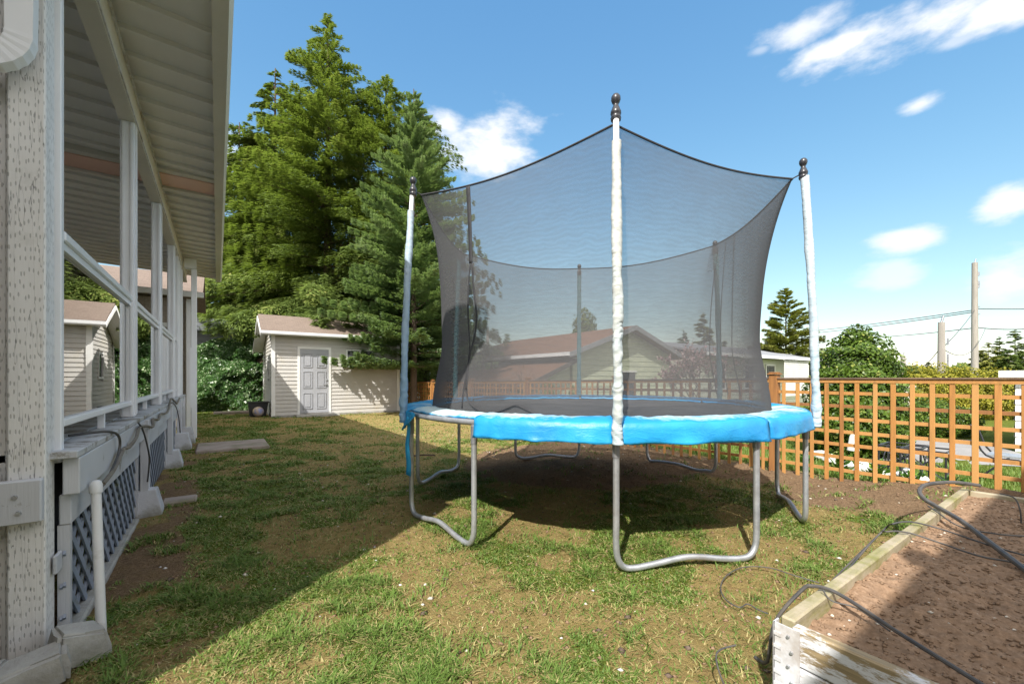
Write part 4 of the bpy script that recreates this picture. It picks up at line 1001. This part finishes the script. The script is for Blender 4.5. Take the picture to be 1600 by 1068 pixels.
# ivy: dense wall of leaves over a bank
r=np.random.RandomState(41); n=64000
u=r.rand(n); v=r.rand(n)
ix=-2.6+5.6*u; top=(2.75+.45*np.sin(ix*1.1+1))*(1-.22*sm(1.2,.3,ix))+.5*(fbm(ix*1.3,ix*0,51)-.5)
iz=v*top; iy=17.9+.9*(iz/top)**2+.55*(fbm(ix*1.4,iz*1.4,53)-.5)*2-.1*np.sin(iz*2)+.25*r.rand(n)**2
c=np.stack([ix,iy,iz],1); nr=unit(np.stack([.5*r.randn(n),-1+.5*r.randn(n),.5+.5*r.randn(n)],1)); dd=unit(np.cross(nr,r.randn(n,3)))
V,F=leaf_quads(c,dd,nr,.095*(.6+.8*r.rand(n)),.08*(.6+.8*r.rand(n)))
# top tufts
t=thing('ivy_hedge','dense glossy ivy hedge between the deck and the shed','hedge',(.4,18,0))
var=np.clip(.2+.45*r.rand(n)+.5*(fbm(ix*2.5,iz*2.5,57)-.5)+(r.rand(n)<.16)*.45,0,1)
npmesh('leaves',V,F,M['ivy'],t,attrs={'var':np.repeat(var,4)})
mb=MB()
nxx,nzz=24,10; VV=[];FF=[]
for i in range(nxx+1):
    for j in range(nzz+1):
        x=-2.6+5.6*i/nxx; tt=(2.55+.45*math.sin(x*1.1+1))*(1-.24*float(sm(1.2,.3,x))); z=tt*j/nzz; VV.append((x,18.35+.9*(z/tt)**2+.25*math.sin(x*2.1+z),z))
for i in range(nxx):
    for j in range(nzz): q=i*(nzz+1)+j; FF.append([q,q+nzz+1,q+nzz+2,q+1])
mb.add(VV,FF); o=mb.build('stems',M['bark'],t); o.modifiers.new('s','SOLIDIFY').thickness=.5
# grey flat roofed building behind ivy
G=thing('grey_outbuilding','low grey flat roofed building showing above the ivy hedge','building',(0,20,0))
MB().box(-5,1.3,19.4,21,0,2.9).build('wall',M['greybld'],G); MB().box(-5.2,1.45,19.2,21.2,2.91,3.36).build('roof_fascia',mat('grey_metal_fascia',(.22,.235,.27),(.18,.19,.22),2,.5,bump=.02),G)
# far wing house beyond deck (tan shingles)
W=thing('neighbour_cottage','tan shingled cottage seen under the deck roof at the far left','house',(-5,13,0))
MB().box(-9,-.62,12.75,15.2,0,3.05).build('wall',M['tan_shingle'],W)
MB().prism([(12.4,3.10),(14.0,3.8),(15.6,3.10),(15.6,3.18),(14.0,3.9),(12.4,3.18)],'x',-9.2,-.28).build('roof',M['shed_shingle'],W)
MB().box(-9.2,-.26,12.28,12.395,3.06,3.18).box(-.60,-.52,12.62,12.70,0,3.05).build('gutter',M['metal_white'],W)
MB().box(-8.8,-1.2,12.69,12.748,.9,2.35).build('window',M['window'],W)
MB().box(-8.9,-.9,12.66,12.688,2.36,2.46).box(-4.2,-4.1,12.66,12.688,.9,2.355).box(-2.5,-2.4,12.66,12.688,.9,2.355).build('window_frame',M['vinyl_white'],W)
# ------------------------------------------------------------------ neighbours beyond the fence
def gable_siding(mb,x0,x1,y,zb,ze,zr,pitch,xr):
    lap(mb,'x',y,x0,x1,zb,ze,pitch,-1); z=ze
    while z<zr-.02:
        f_=(z-ze)/(zr-ze); a=x0+(xr-x0)*f_; b=x1-(x1-xr)*f_; f2=min(1,(z+pitch-ze)/(zr-ze)); a2=x0+(xr-x0)*f2; b2=x1-(x1-xr)*f2; zt=min(zr,z+pitch)
        mb.add([(a,y-.022,z),(b,y-.022,z),(b2,y-.003,zt),(a2,y-.003,zt),(a,y,z),(b,y,z)],[[0,1,2,3],[4,5,1,0]]); z+=pitch
N1=thing('neighbour_house','pale green sided house with brown shingle gable roof beyond the fence','house',(13.5,11.3,-.3))
mb=MB(); gable_siding(mb,10.55,16.4,11.3,-.35,2.15,3.12,.20,13.5); mb.box(10.57,16.38,11.31,19.2,-.35,2.13).prism([(10.57,2.13),(16.38,2.13),(13.5,3.1)],'y',11.31,19.2)
mb.build('wall',M['green_siding'],N1)
MB().prism([(10.05,1.98),(13.5,3.14),(16.9,1.98),(16.9,2.06),(13.5,3.24),(10.05,2.06)],'y',10.85,19.8).build('roof',M['brown_shingle'],N1)
MB().prism([(10.0,1.90),(13.5,3.06),(16.95,1.90),(16.95,2.07),(13.5,3.25),(10.0,2.07)],'y',10.80,10.848).build('barge_board',M['grey_shingle'],N1)
MB().box(9.93,10.04,10.85,19.8,1.95,2.08).build('gutter',M['metal_white'],N1)
MB().box(10.1,10.54,10.9,19.7,1.90,1.96).build('soffit',M['darksoft'],N1)
mb=MB(); 
z=-.35
mb.box(8.82,10.54,11.42,19.0,-.35,1.05); lap(mb,'x',11.4,8.8,10.54,-.35,1.05,.2,-1)
mb.prism([(8.8,1.05),(10.54,1.05),(10.54,1.78)],'y',11.4,19.0); mb.build('annex_wall',M['green_siding'],N1)
MB().prism([(8.35,.90),(10.54,1.80),(10.54,1.88),(8.35,.99)],'y',11.05,19.3).build('annex_roof',M['brown_shingle'],N1)
MB().prism([(8.32,.84),(10.54,1.74),(10.54,1.89),(8.32,1.0)],'y',11.0,11.048).build('annex_barge_board',M['darksoft'],N1)
w_=MB().box(13.0,14.0,11.27,11.276,.3,1.4).build('window',M['window'],N1); MB().box(12.93,14.07,11.24,11.269,1.405,1.47).box(12.93,14.07,11.24,11.269,.23,.295).build('frame',M['vinyl_white'],w_)
N2=thing('neighbour_bungalow','long pale bungalow with grey roof and white lattice, right of the green house','house',(22,10.4,-.3))
mb=MB(); lap(mb,'x',10.4,17.2,28.5,-.35,2.15,.18,-1); mb.box(17.2,28.5,10.41,17,-.35,2.14); mb.build('wall',M['green_siding2'],N2)
MB().prism([(9.9,2.18),(13.5,2.95),(17.4,2.18),(17.4,2.26),(13.5,3.05),(9.9,2.26)],'x',16.9,29).build('roof',M['grey_shingle'],N2)
MB().box(16.9,29,9.86,9.895,2.14,2.28).build('fascia',M['metal_white'],N2)
for xx in (18.3,21.0,23.2):
    w_=MB().box(xx,xx+.9,10.36,10.372,.7,1.8).build('window',M['window'],N2); MB().box(xx-.06,xx+.96,10.33,10.359,1.805,1.87).box(xx-.06,xx+.96,10.33,10.359,.63,.695).box(xx-.06,xx-.002,10.33,10.359,.6955,1.8045).box(xx+.902,xx+.96,10.33,10.359,.6955,1.8045).build('frame',M['vinyl_white'],w_)
mb=MB()
for k in range(26):
    mb.box(24.3+k*.12,24.34+k*.12,9.95,9.965,.2,2.1); 
for k in range(16): mb.box(24.3,27.4,9.968,9.98,.25+k*.12,.29+k*.12)
mb.build('porch_lattice',M['vinyl_white'],N2)
N3=thing('far_cottage','small red roofed white cottage seen left through the net','house',(9.6,27,-.3))
x,y=cw(728,27); MB().box(x-2.5,x+2.5,y,y+5,-.3,1.4).build('wall',M['white_siding'],N3); MB().prism([(y-.4,1.45),(y+2.5,2.6),(y+5.4,1.45),(y+5.4,1.5),(y+2.5,2.7),(y-.4,1.5)],'x',x-2.9,x+2.9).build('roof',M['brown_shingle'],N3); MB().box(x-2.9,x+2.9,y-.5,y-.405,1.38,1.52).build('gutter',M['metal_white'],N3)
# white garage on the right
N4=thing('white_garage','white sided garage with flat white roof edge at the far right','garage',(13.9,.6,-.3))
mb=MB(); lap(mb,'y',12.9,-2.5,1.15,-.3,1.18,.16,-1); lap(mb,'x',1.15,12.9,16.5,-.3,1.18,.16,1); mb.box(12.91,16.5,-2.5,1.14,-.3,1.18); mb.build('wall',M['white_siding'],N4)
MB().box(12.7,16.7,-2.7,1.35,1.19,1.32).build('roof',M['vinyl_white'],N4)
w_=MB().box(12.87,12.876,-.9,.2,.1,.9).build('window',M['window'],N4)
MB().box(12.84,12.869,-.96,.26,.905,.96).box(12.84,12.869,-.96,.26,.04,.095).build('frame',M['darksoft'],w_)
# beige screen panel
x,y=cw(1421,11.5); o=MB().box(x-.3,x+.3,y-.05,y+.05,-.3,.92,bev=.01).box(x-.34,x+.34,y-.07,y+.07,.921,.96).build('beige_screen',M['beige'],origin=(x,y,-.3)); tag(o,'tall beige panel standing between round bush and golden hedge','panel')
# driveway and neighbour's lawn
x,y=cw(1480,8.9)
o=npmesh('driveway',np.array([(9.2,2.9,-.27),(11.2,.4,-.27),(14.5,1.9,-.27),(12.5,4.6,-.27)]),[[0,1,2,3]],M['paving']); tag(o,kind='structure')
n=60000; r=np.random.RandomState(81); x=6.0+r.rand(n)*8; y=-1+r.rand(n)*9
z=gz(x,y); h=.04+.04*r.rand(n); w=.006+.004*r.rand(n); a=r.rand(n)*2*PI
ok=~((x>8.9)&(y>.2)&(y<4.8)&(x-9.2>-(y-2.9)*.8-.2)&(y<2.9+(x-9.2)*.55)); x,y,z,h,w,a=[q[ok] for q in (x,y,z,h,w,a)]; n=len(x)
V=np.stack([np.stack([x-np.sin(a)*w,y+np.cos(a)*w,z-.01],1),np.stack([x+np.sin(a)*w,y-np.cos(a)*w,z-.01],1),np.stack([x+np.cos(a)*h*.5,y+np.sin(a)*h*.5,z+h],1)],1).reshape(-1,3)
o=npmesh('neighbour_lawn_grass',V,np.arange(3*n).reshape(-1,3),M['grass'],attrs={'var':np.repeat(.45+.4*r.rand(n),3)}); tag(o,'bright mown grass in the garden beyond the trellis fence','grass',kind='stuff')
# round bush etc
bx,by=cw(1338,7.9)
bush('round_bush','large round glossy green bush right of the trampoline behind the fence','bush',[((bx,by,.60),(.80,.80,1.05)),((bx+.0,by,1.25),(.66,.66,.72)),((bx-.30,by+.1,.3),(.6,.6,.7)),((bx+.35,by-.1,.25),(.6,.6,.7)),((bx+.04,by,1.8),(.26,.26,.34))],42000,.06,M['bush'],(bx,by,-.3),91)
x,y=cw(1500,15); 
t=bush('golden_hedge','golden green rounded hedge behind the trellis at the right','hedge',[((x-1.2,y+.9,.5),(.7,.7,1.1)),((x-.5,y+.4,.55),(.8,.7,1.05)),((x+.3,y-.1,.5),(.8,.8,1.0)),((x+1.1,y-.7,.45),(.8,.8,1.0)),((x+1.8,y-1.2,.4),(.6,.6,.95))],26000,.075,M['golden'],(x,y,-.3),93)
x,y=cw(1455,10.5)
bush('dark_shrub','low dark green shrub by the driveway behind the trellis','bush',[((x,y,.15),(.55,.5,.5)),((x+.6,y-.3,.05),(.5,.5,.4))],9000,.055,M['bush'],(x,y,-.3),95)
g2='small clipped evergreens before the green house'
for px,Z,h,rr_,lab in ((858,12.6,.95,.28,'small pointed evergreen left of the back net pole'),(896,12.9,.8,.25,'small pointed evergreen directly behind the back net pole'),(1262-80,12.5,.5,.3,'low evergreen behind the right fence post')):
    x,y=cw(px,Z); bush('small_evergreen',lab,'shrub',[((x,y,h*.3-.1),(rr_,rr_,h*.6)),((x,y,h*.75),(rr_*.6,rr_*.6,h*.4))],5000,.05,M['cedar_tree'],(x,y,-.3),int(px),group=g2)
x,y=cw(913,27); bush('columnar_cypress','tall dark columnar cypress rising behind the brown roof','tree',[((x,y,2.0),(1.1,1.1,2.6)),((x,y,3.9),(.8,.8,1.6))],9000,.14,M['hemlock_dark'],(x,y,-.3),97)
far='conifers scattered in the distance'
conifer('conifer_tree','broad yellow green conifer between net and right pole',P3(1228,27,-.3),7.3,2.4,.8,260,42000,M['cedar_tree'],31,droop=-.15,rise=.25,expo=.7,leaf=(.28,.09),group=far,limbs=False)
for i,(px,Z,h,rd,lab) in enumerate(((1100,27,5.7,1.7,'broad conifer seen through the net above the bungalow'),(1068,30,4.9,1.2,'narrower conifer left of the broad one through the net'),(1132,30,4.2,1.2,'low conifer right of the broad one through the net'),(790,42,5.3,1.4,'conifer through the net above the far left roof'),(772,40,4.6,1.3,'leftmost small conifer seen through the net'),(808,44,4.3,1.6,'squat conifer left of the brown roof'),(830,60,6.4,1.2,'tiny conifer tip just above the brown ridge'),(1022,50,4.2,1.4,'tiny conifer right of the green gable'),(1035,52,4.6,1.2,'second tiny conifer right of the green gable'),(1150,36,3.8,1.5,'low conifer at the net edge'))):
    conifer('conifer_tree',lab,P3(px,Z,-.3),h,rd,.4,150,15000,M['hemlock_dark'] if i%2 else M['cedar_tree'],40+i,droop=-.2,expo=.75,leaf=(.32,.10),group=far,limbs=False)
for i,(px,Z,h,rd,lab) in enumerate(((1545,44,5.2,2.2,'broad conifer right of the tall pole'),(1562,46,6.0,1.3,'slim conifer near the right edge, left of the layered one'),(1586,44,6.6,2.0,'layered conifer close to the right edge'),(1532,52,4.8,1.6,'dark conifer directly behind the tall pole'),(1601,40,4.8,2.0,'conifer cut by the right picture edge'),(1397,70,3.6,2.2,'low distant conifer left of the short pole'),(1428,72,3.8,2.2,'low distant conifer right of the short pole'),(1450,66,4.0,1.7,'distant conifer above the golden hedge'),(1575,38,3.9,1.6,'yellowish low conifer before the slim one'))):
    conifer('conifer_tree',lab,P3(px,Z,-.3),h,rd,.3,130,12000,M['hemlock_dark'] if i%3 else M['cedar_tree'],60+i,droop=-.25,expo=.6,leaf=(.36,.12),group=far,limbs=False)
# distant wood (one mass)
r=np.random.RandomState(5); n=70000; an=np.radians(-20+130*r.rand(n)); dist=95+25*r.rand(n); hh=(2.0+2.2*fbm(np.degrees(an)*.55,an*0,33,4))
c=np.stack([np.sin(an)*dist,np.cos(an)*dist,hh*r.rand(n)],1); nr=unit(np.stack([-np.sin(an),-np.cos(an),.6+0*an],1)+.6*r.randn(n,3)); V,F=leaf_quads(c,unit(np.cross(nr,r.randn(n,3))),nr,.9+.6*r.rand(n),.6+.4*r.rand(n))
o=npmesh('distant_wood',V,F,M['hemlock_dark'],attrs={'var':np.repeat(.2+.6*r.rand(n),4)}); tag(o,'far off belt of dark trees along the horizon','wood',kind='stuff')
# bare and blossoming trees
def branchy(name,label,loc,Ht,spread,depth,seed,m_t,blossom=0,bl=.04,cat='tree',r0=.03,mb_m=None):
    r2=random.Random(seed); t=thing(name,label,cat,loc); mb=MB(); tips=[]
    def rec(p,d,l,rad,k):
        q=p+d*l; mb.tube([p,(p+q)/2+Vector([r2.uniform(-.05,.05)*l for _ in range(3)]),q],[rad,rad*.85,rad*.7],4,cap=False)
        if k<=2: tips.append((p,q))
        if k==0: return
        for _ in range(r2.choice((2,3,3))):
            nd=(d+Vector((r2.uniform(-1,1),r2.uniform(-1,1),r2.uniform(-.35,.6)))*spread).normalized(); rec(q,nd,l*r2.uniform(.62,.85),rad*.62,k-1)
    for _ in range(3): rec(Vector(loc),Vector((r2.uniform(-.4,.4),r2.uniform(-.4,.4),1)).normalized(),Ht*.27,r0,depth)
    mb.build('branches',m_t,t)
    if blossom:
        r3=np.random.RandomState(seed); idx=r3.randint(0,len(tips),blossom); P_=np.array([[*(tips[i][0].lerp(tips[i][1],r3.rand()))] for i in idx])+r3.randn(blossom,3)*.025
        nr=unit(r3.randn(blossom,3)); V,F=leaf_quads(P_,unit(np.cross(nr,r3.randn(blossom,3))),nr,bl*(.6+r3.rand(blossom)),bl*(.6+r3.rand(blossom))); npmesh('blossom',V,F,M['blossom'],t,attrs={'var':np.repeat(r3.rand(blossom),4)})
    return t
x,y=cw(1092,12.2); branchy('blossom_tree','small pink blossoming tree seen through the net before the bungalow',(x,y,-.3),2.6,.85,5,3,M['bark'],2600,.05)
x,y=cw(815,11.6); branchy('bare_shrub','pale bare shrub seen through the net at the brown roof',(x,y,-.3),2.1,.8,5,8,M['bare'],0,cat='shrub')
x,y=cw(768,12.4); branchy('bare_shrub','twiggy dark bare shrub nearest the net zip',(x,y,-.3),1.9,1.0,5,12,M['bare'],0,cat='shrub',r0=.02)
x,y=cw(1215,24); branchy('bare_shrub','reddish bare shrub under the yellow green conifer',(x,y,-.3),3.0,.8,5,15,M['bare'],0,cat='shrub')
x,y=cw(1292,26); branchy('bare_tree','reddish bare tree peeking left of the round bush top',(x,y,-.3),4.0,.8,5,17,M['bare'],0)
# ------------------------------------------------------------------ utility poles and wires
def pole(px,Z,top,rad,label,name='utility_pole',cap=False):
    x,y=cw(px,Z); t=thing(name,label,'utility pole',(x,y,-.3)); MB().tube([(x,y,-.4),(x,y,top*.5),(x,y,top)],[rad*1.15,rad,rad*.85],12).build('shaft',M['polewood'],t,smooth=True)
    mb=MB(); mb.tube([(x,y,top),(x+.05,y-.05,top+.25)],.035,6)
    for dz in (.9,2.4,2.9): 
        if top>6: mb.bar((x,y,top-dz-.6),(x+.25,y-.2,top-dz-.5),.05,.05)
        mb.tube([(x+.2 if top>6 else x+.12,y-.15,top-dz*.4-.5),(x+.22 if top>6 else x+.14,y-.15,top-dz*.4-.25)],.05 if top>6 else .03,6)
    mb.build('fittings',M['steel_dark'],t); return Vector((x,y,top))
pA=pole(1523,28,8.8,.17,'tall grey wooden utility pole carrying wires at the right')
pB=pole(1471,16,3.28,.115,'shorter thick wooden pole left of the tall one')
pole(1411,30,2.75,.16,'pale short pole left of the thick wooden one')
pole(762,34,5.0,.13,'thin pale pole seen through the net at left')
def wire(a,b,sag,label,r_=.032):
    a=Vector(a);b=Vector(b); pts=[a.lerp(b,t_/16)-Vector((0,0,sag*4*(t_/16)*(1-t_/16))) for t_ in range(17)]
    o=MB().tube(pts,r_,5).build('overhead_wire',M['cable'],origin=a); tag(o,label,'wire','overhead wires')
zz=lambda py,Z: CAM_H+(590-py)/660*Z
def wp(px,py,Z): x,y=cw(px,Z); return (x,y,zz(py,Z))
wire(wp(1523,484,28),wp(1240,519,60),.15,'upper wire running left from the tall pole')
wire(wp(1523,487,28),wp(1240,523,60),.15,'wire just below the upper wire left of the tall pole')
wire(wp(1523,512,28),wp(1330,527,60),.2,'lower wire running left from the tall pole')
wire(wp(1523,482,28),wp(1660,481,30),.05,'upper wire running right from the tall pole')
wire(wp(1523,511,28),wp(1660,506,30),.25,'lower wire running right from the tall pole')
wire(wp(1523,484,28),wp(1476,540,16.05),.1,'steep wire from tall pole down to the short thick pole',.016)
wire(wp(1540,512,28),wp(1477,547,16.05),.8,'slack wire sagging between tall and short thick poles',.014)
wire(wp(1468,545,16),wp(1430,573,34),.3,'short wire leaving the thick pole to the left',.014)
# ------------------------------------------------------------------ small garden things by the fence
gS='white stones along the garden side of the fence'
k=0
for i,(px,Z,s_) in enumerate(((1350,6.4,.12),(1368,6.2,.09),(1310,6.9,.10),(1325,6.6,.08),(1296,7.1,.12),(1340,6.2,.07),(1415,5.9,.12),(1548,4.75,.13),(1522,5.0,.08),(1445,5.6,.08),(1282,7.4,.13),(1385,6.0,.07),(1575,4.6,.08))):
    x,y=cw(px,Z)
    if x<6.0: x=6.05+.05*i%.3
    lab=['round white stone among plants left of the round bush','small pale stone right of the round bush foot'][i%2]
    o=boulder(x,y,-.20+s_*.35,s_,s_,s_*.75,'pale stone in the planting strip behind the trellis fence','white_stone','garden_stone',200+i,'stone',gS)
# leafy plants along fence: each individual
gP='leafy garden plants behind the fence'
plants=[]
r=np.random.RandomState(15)
for i in range(26):
    y=-.2+i*.38+r.uniform(-.1,.1); x=6.15+r.uniform(0,.35); n=90; hh=r.uniform(.15,.42); az=r.rand(n)*2*PI; s=r.rand(n)
    c=np.stack([x+np.cos(az)*.14*s,y+np.sin(az)*.14*s,-.2+hh*(.3+.7*r.rand(n))],1); d=unit(np.stack([np.cos(az),np.sin(az),.8+.5*r.randn(n)],1)); nr=unit(np.stack([-np.cos(az),-np.sin(az),np.ones(n)],1)+.4*r.randn(n,3))
    V,F=leaf_quads(c,d,nr,.07+.07*r.rand(n),.035+.02*r.rand(n))
    o=npmesh('garden_plant',V,F,M['leaf_green'],origin=(x,y,-.25),attrs={'var':np.repeat(r.rand(n),4)}); tag(o,'low leafy green plant growing along the foot of the trellis fence','plant',gP)
# black metal plant stands
def stand(px,Z,lab,seed):
    x,y=cw(px,Z); mb=MB(); w=.22; z0,z1=-.25,.22
    for i in (-1,1):
        for j in (-1,1): mb.tube([(x+i*w,y+j*w,z0),(x+i*w,y+j*w,z1)],.012,6)
    for j in (-1,1):
        mb.tube([(x-w,y+j*w,z1),(x+w,y+j*w,z1)],.012,6); mb.tube([(x-w,y+j*w,z0+.1),(x+w,y+j*w,z1)],.008,5); mb.tube([(x+w,y+j*w,z0+.1),(x-w,y+j*w,z1)],.008,5)
        mb.tube([(x+j*w,y-w,z1),(x+j*w,y+w,z1)],.012,6); mb.tube([(x+j*w,y-w,z0+.1),(x+j*w,y+w,z1)],.008,5); mb.tube([(x+j*w,y+w,z0+.1),(x+j*w,y-w,z1)],.008,5)
    o=mb.build('plant_stand',M['black_plastic'],origin=(x,y,z0)); tag(o,lab,'plant stand','black metal stands behind the fence')
stand(1412,6.0,'black crossed wire stand left of the hose loop behind the fence',1); stand(1448,5.7,'black crossed wire stand behind the hose loop',2)
# garden chair (light metal) near right edge
x,y=cw(1570,5.9); t=thing('garden_chair','pale metal garden chair behind the trellis near the right edge','chair',(x,y,-.28))
mb=MB()
for i in (-1,1):
    mb.tube(spline([(x+i*.22,y-.25,-.27),(x+i*.22,y-.2,.05),(x+i*.22,y+.15,.10),(x+i*.22,y+.30,.5)],5),.012,6); mb.tube([(x+i*.22,y+.25,-.27),(x+i*.22,y-.05,.08)],.012,6)
mb.tube([(x-.22,y+.30,.5),(x+.22,y+.30,.5)],.012,6); mb.build('frame',M['black_plastic'],t); MB().box(x-.2,x+.2,y-.2,y+.15,.09,.11).build('seat',M['galv'],t)
x,y=cw(1333,7.0); mb=MB().tube([(x,y,-.02),(x,y,.2),(x,y,.28)],[.085,.05,.015],12); o=mb.build('garden_lamp',M['white_stone'],origin=(x,y,-.3),smooth=True); 
mb2=None; tag(o,'white cone shaped garden ornament in front of the round bush','ornament')
# ------------------------------------------------------------------ world, sun, camera
wd=bpy.data.worlds.new('World'); sc.world=wd; wd.use_nodes=True; nt=wd.node_tree; nd=nt.nodes; lk=nt.links
for n_ in list(nd): nd.remove(n_)
out=nd.new('ShaderNodeOutputWorld'); bg=nd.new('ShaderNodeBackground'); bg.inputs['Strength'].default_value=.118
sky=nd.new('ShaderNodeTexSky'); sky.sky_type='NISHITA'; sky.sun_disc=False; ELEV=R(45)
sdir=Vector((-.826,-.563,0)).normalized()    # towards the sun
sky.sun_elevation=ELEV; sky.sun_rotation=math.atan2(sdir.x,sdir.y); sky.air_density=1.0; sky.dust_density=.15; sky.ozone_density=.35; sky.altitude=50
def mth(op,a,b=None,c=None):
    m=nd.new('ShaderNodeMath'); m.operation=op
    for i,v in enumerate((a,b,c)):
        if v is None: continue
        if isinstance(v,(int,float)): m.inputs[i].default_value=v
        else: lk.new(v,m.inputs[i])
    return m.outputs[0]
tc=nd.new('ShaderNodeTexCoord'); sp=nd.new('ShaderNodeSeparateXYZ'); lk.new(tc.outputs['Generated'],sp.inputs[0])
az=mth('ARCTAN2',sp.outputs[0],sp.outputs[1]); el=mth('ARCSINE',sp.outputs[2])
mp=nd.new('ShaderNodeMapping'); mp.inputs['Scale'].default_value=(1,1,2.4); lk.new(tc.outputs['Generated'],mp.inputs['Vector'])
nz=nd.new('ShaderNodeTexNoise'); nz.inputs['Scale'].default_value=9; nz.inputs['Detail'].default_value=8; nz.inputs['Roughness'].default_value=.58; lk.new(mp.outputs[0],nz.inputs['Vector'])
nf=mth('SUBTRACT',nz.outputs['Fac'],.5)
tot=None
clouds=[(1430,38,190,48,1.0),(1570,5,110,44,1.0),(1320,70,80,22,.95),(1250,45,75,26,.8),(762,225,82,52,1.0),(700,190,40,30,.9),(1437,162,36,15,.85),(1575,315,56,36,.9),(1412,376,58,18,.75),(1395,430,50,20,.5),(1565,432,66,36,.7),(1500,62,46,12,.5),(1190,78,22,10,.35),(1500,575,300,30,.25),(900,570,500,30,.2),(2050,200,200,80,.9),(100,260,260,90,.8),(345,250,40,50,.7)]
for px,py,a,b,st in clouds:
    t_=(px-800)/660; k=math.sqrt(1+t_*t_); A=YAW+math.atan(t_); E=math.atan((590-py)/660/k)
    sa=a/660/(k*k); sb=b/660/k*math.cos(E)**2
    dx=mth('DIVIDE',mth('SUBTRACT',az,A),sa); dy=mth('DIVIDE',mth('SUBTRACT',el,E),sb)
    d=mth('SQRT',mth('ADD',mth('MULTIPLY',dx,dx),mth('MULTIPLY',dy,dy)))
    d=mth('SUBTRACT',d,mth('MULTIPLY',nf,2.5))
    mr=nd.new('ShaderNodeMapRange'); mr.interpolation_type='SMOOTHSTEP'; mr.inputs[1].default_value=1.25; mr.inputs[2].default_value=.25; mr.inputs[3].default_value=0; mr.inputs[4].default_value=st; lk.new(d,mr.inputs[0])
    tot=mr.outputs[0] if tot is None else mth('MAXIMUM',tot,mr.outputs[0])
sr=nd.new('ShaderNodeSeparateColor'); lk.new(sky.outputs[0],sr.inputs[0]); cr_=nd.new('ShaderNodeCombineColor')
for i_,(a_,g_) in enumerate(((.70,.98),(1.18,.72),(1.86,.47))): lk.new(mth('MULTIPLY',mth('POWER',sr.outputs[i_],g_),a_),cr_.inputs[i_])
mx=nd.new('ShaderNodeMix'); mx.data_type='RGBA'; lk.new(tot,mx.inputs[0]); lk.new(cr_.outputs[0],mx.inputs[6]); mx.inputs[7].default_value=(4.6,4.6,4.65,1)
# unseen bright cloud cover added behind and above the camera as warm fill light
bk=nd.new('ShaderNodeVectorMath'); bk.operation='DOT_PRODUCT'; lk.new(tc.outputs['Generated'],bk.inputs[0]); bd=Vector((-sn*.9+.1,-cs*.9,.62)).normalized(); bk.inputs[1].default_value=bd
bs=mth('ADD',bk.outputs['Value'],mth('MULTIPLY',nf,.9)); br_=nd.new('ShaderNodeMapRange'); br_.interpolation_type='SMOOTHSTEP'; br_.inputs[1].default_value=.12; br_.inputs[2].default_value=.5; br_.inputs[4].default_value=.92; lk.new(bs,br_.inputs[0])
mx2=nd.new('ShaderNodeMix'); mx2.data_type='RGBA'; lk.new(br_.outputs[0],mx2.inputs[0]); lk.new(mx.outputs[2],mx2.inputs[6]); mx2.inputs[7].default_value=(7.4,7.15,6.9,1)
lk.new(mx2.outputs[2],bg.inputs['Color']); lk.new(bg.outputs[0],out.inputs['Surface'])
sun=bpy.data.lights.new('sun','SUN'); sun.energy=3.6; sun.angle=R(.55); sun.color=(1,.955,.88); so=bpy.data.objects.new('sun',sun); C.objects.link(so)
ld=Vector((-sdir.x*math.cos(ELEV),-sdir.y*math.cos(ELEV),-math.sin(ELEV))); so.rotation_euler=ld.to_track_quat('-Z','Y').to_euler(); so.location=(-20,-14,20)
cam=bpy.data.cameras.new('camera'); co=bpy.data.objects.new('camera',cam); C.objects.link(co); sc.camera=co
co.location=(0,0,CAM_H); co.rotation_euler=(R(90),0,-YAW); cam.sensor_width=36; cam.lens=660/1600*36
cam.shift_y=(590-534)/1600; cam.clip_end=3000; cam.clip_start=.05
sc.view_settings.view_transform='Standard'; sc.view_settings.look='None'; sc.view_settings.gamma=1; sc.view_settings.exposure=1.12
sc.render.engine='CYCLES'; sc.cycles.transparent_max_bounces=24
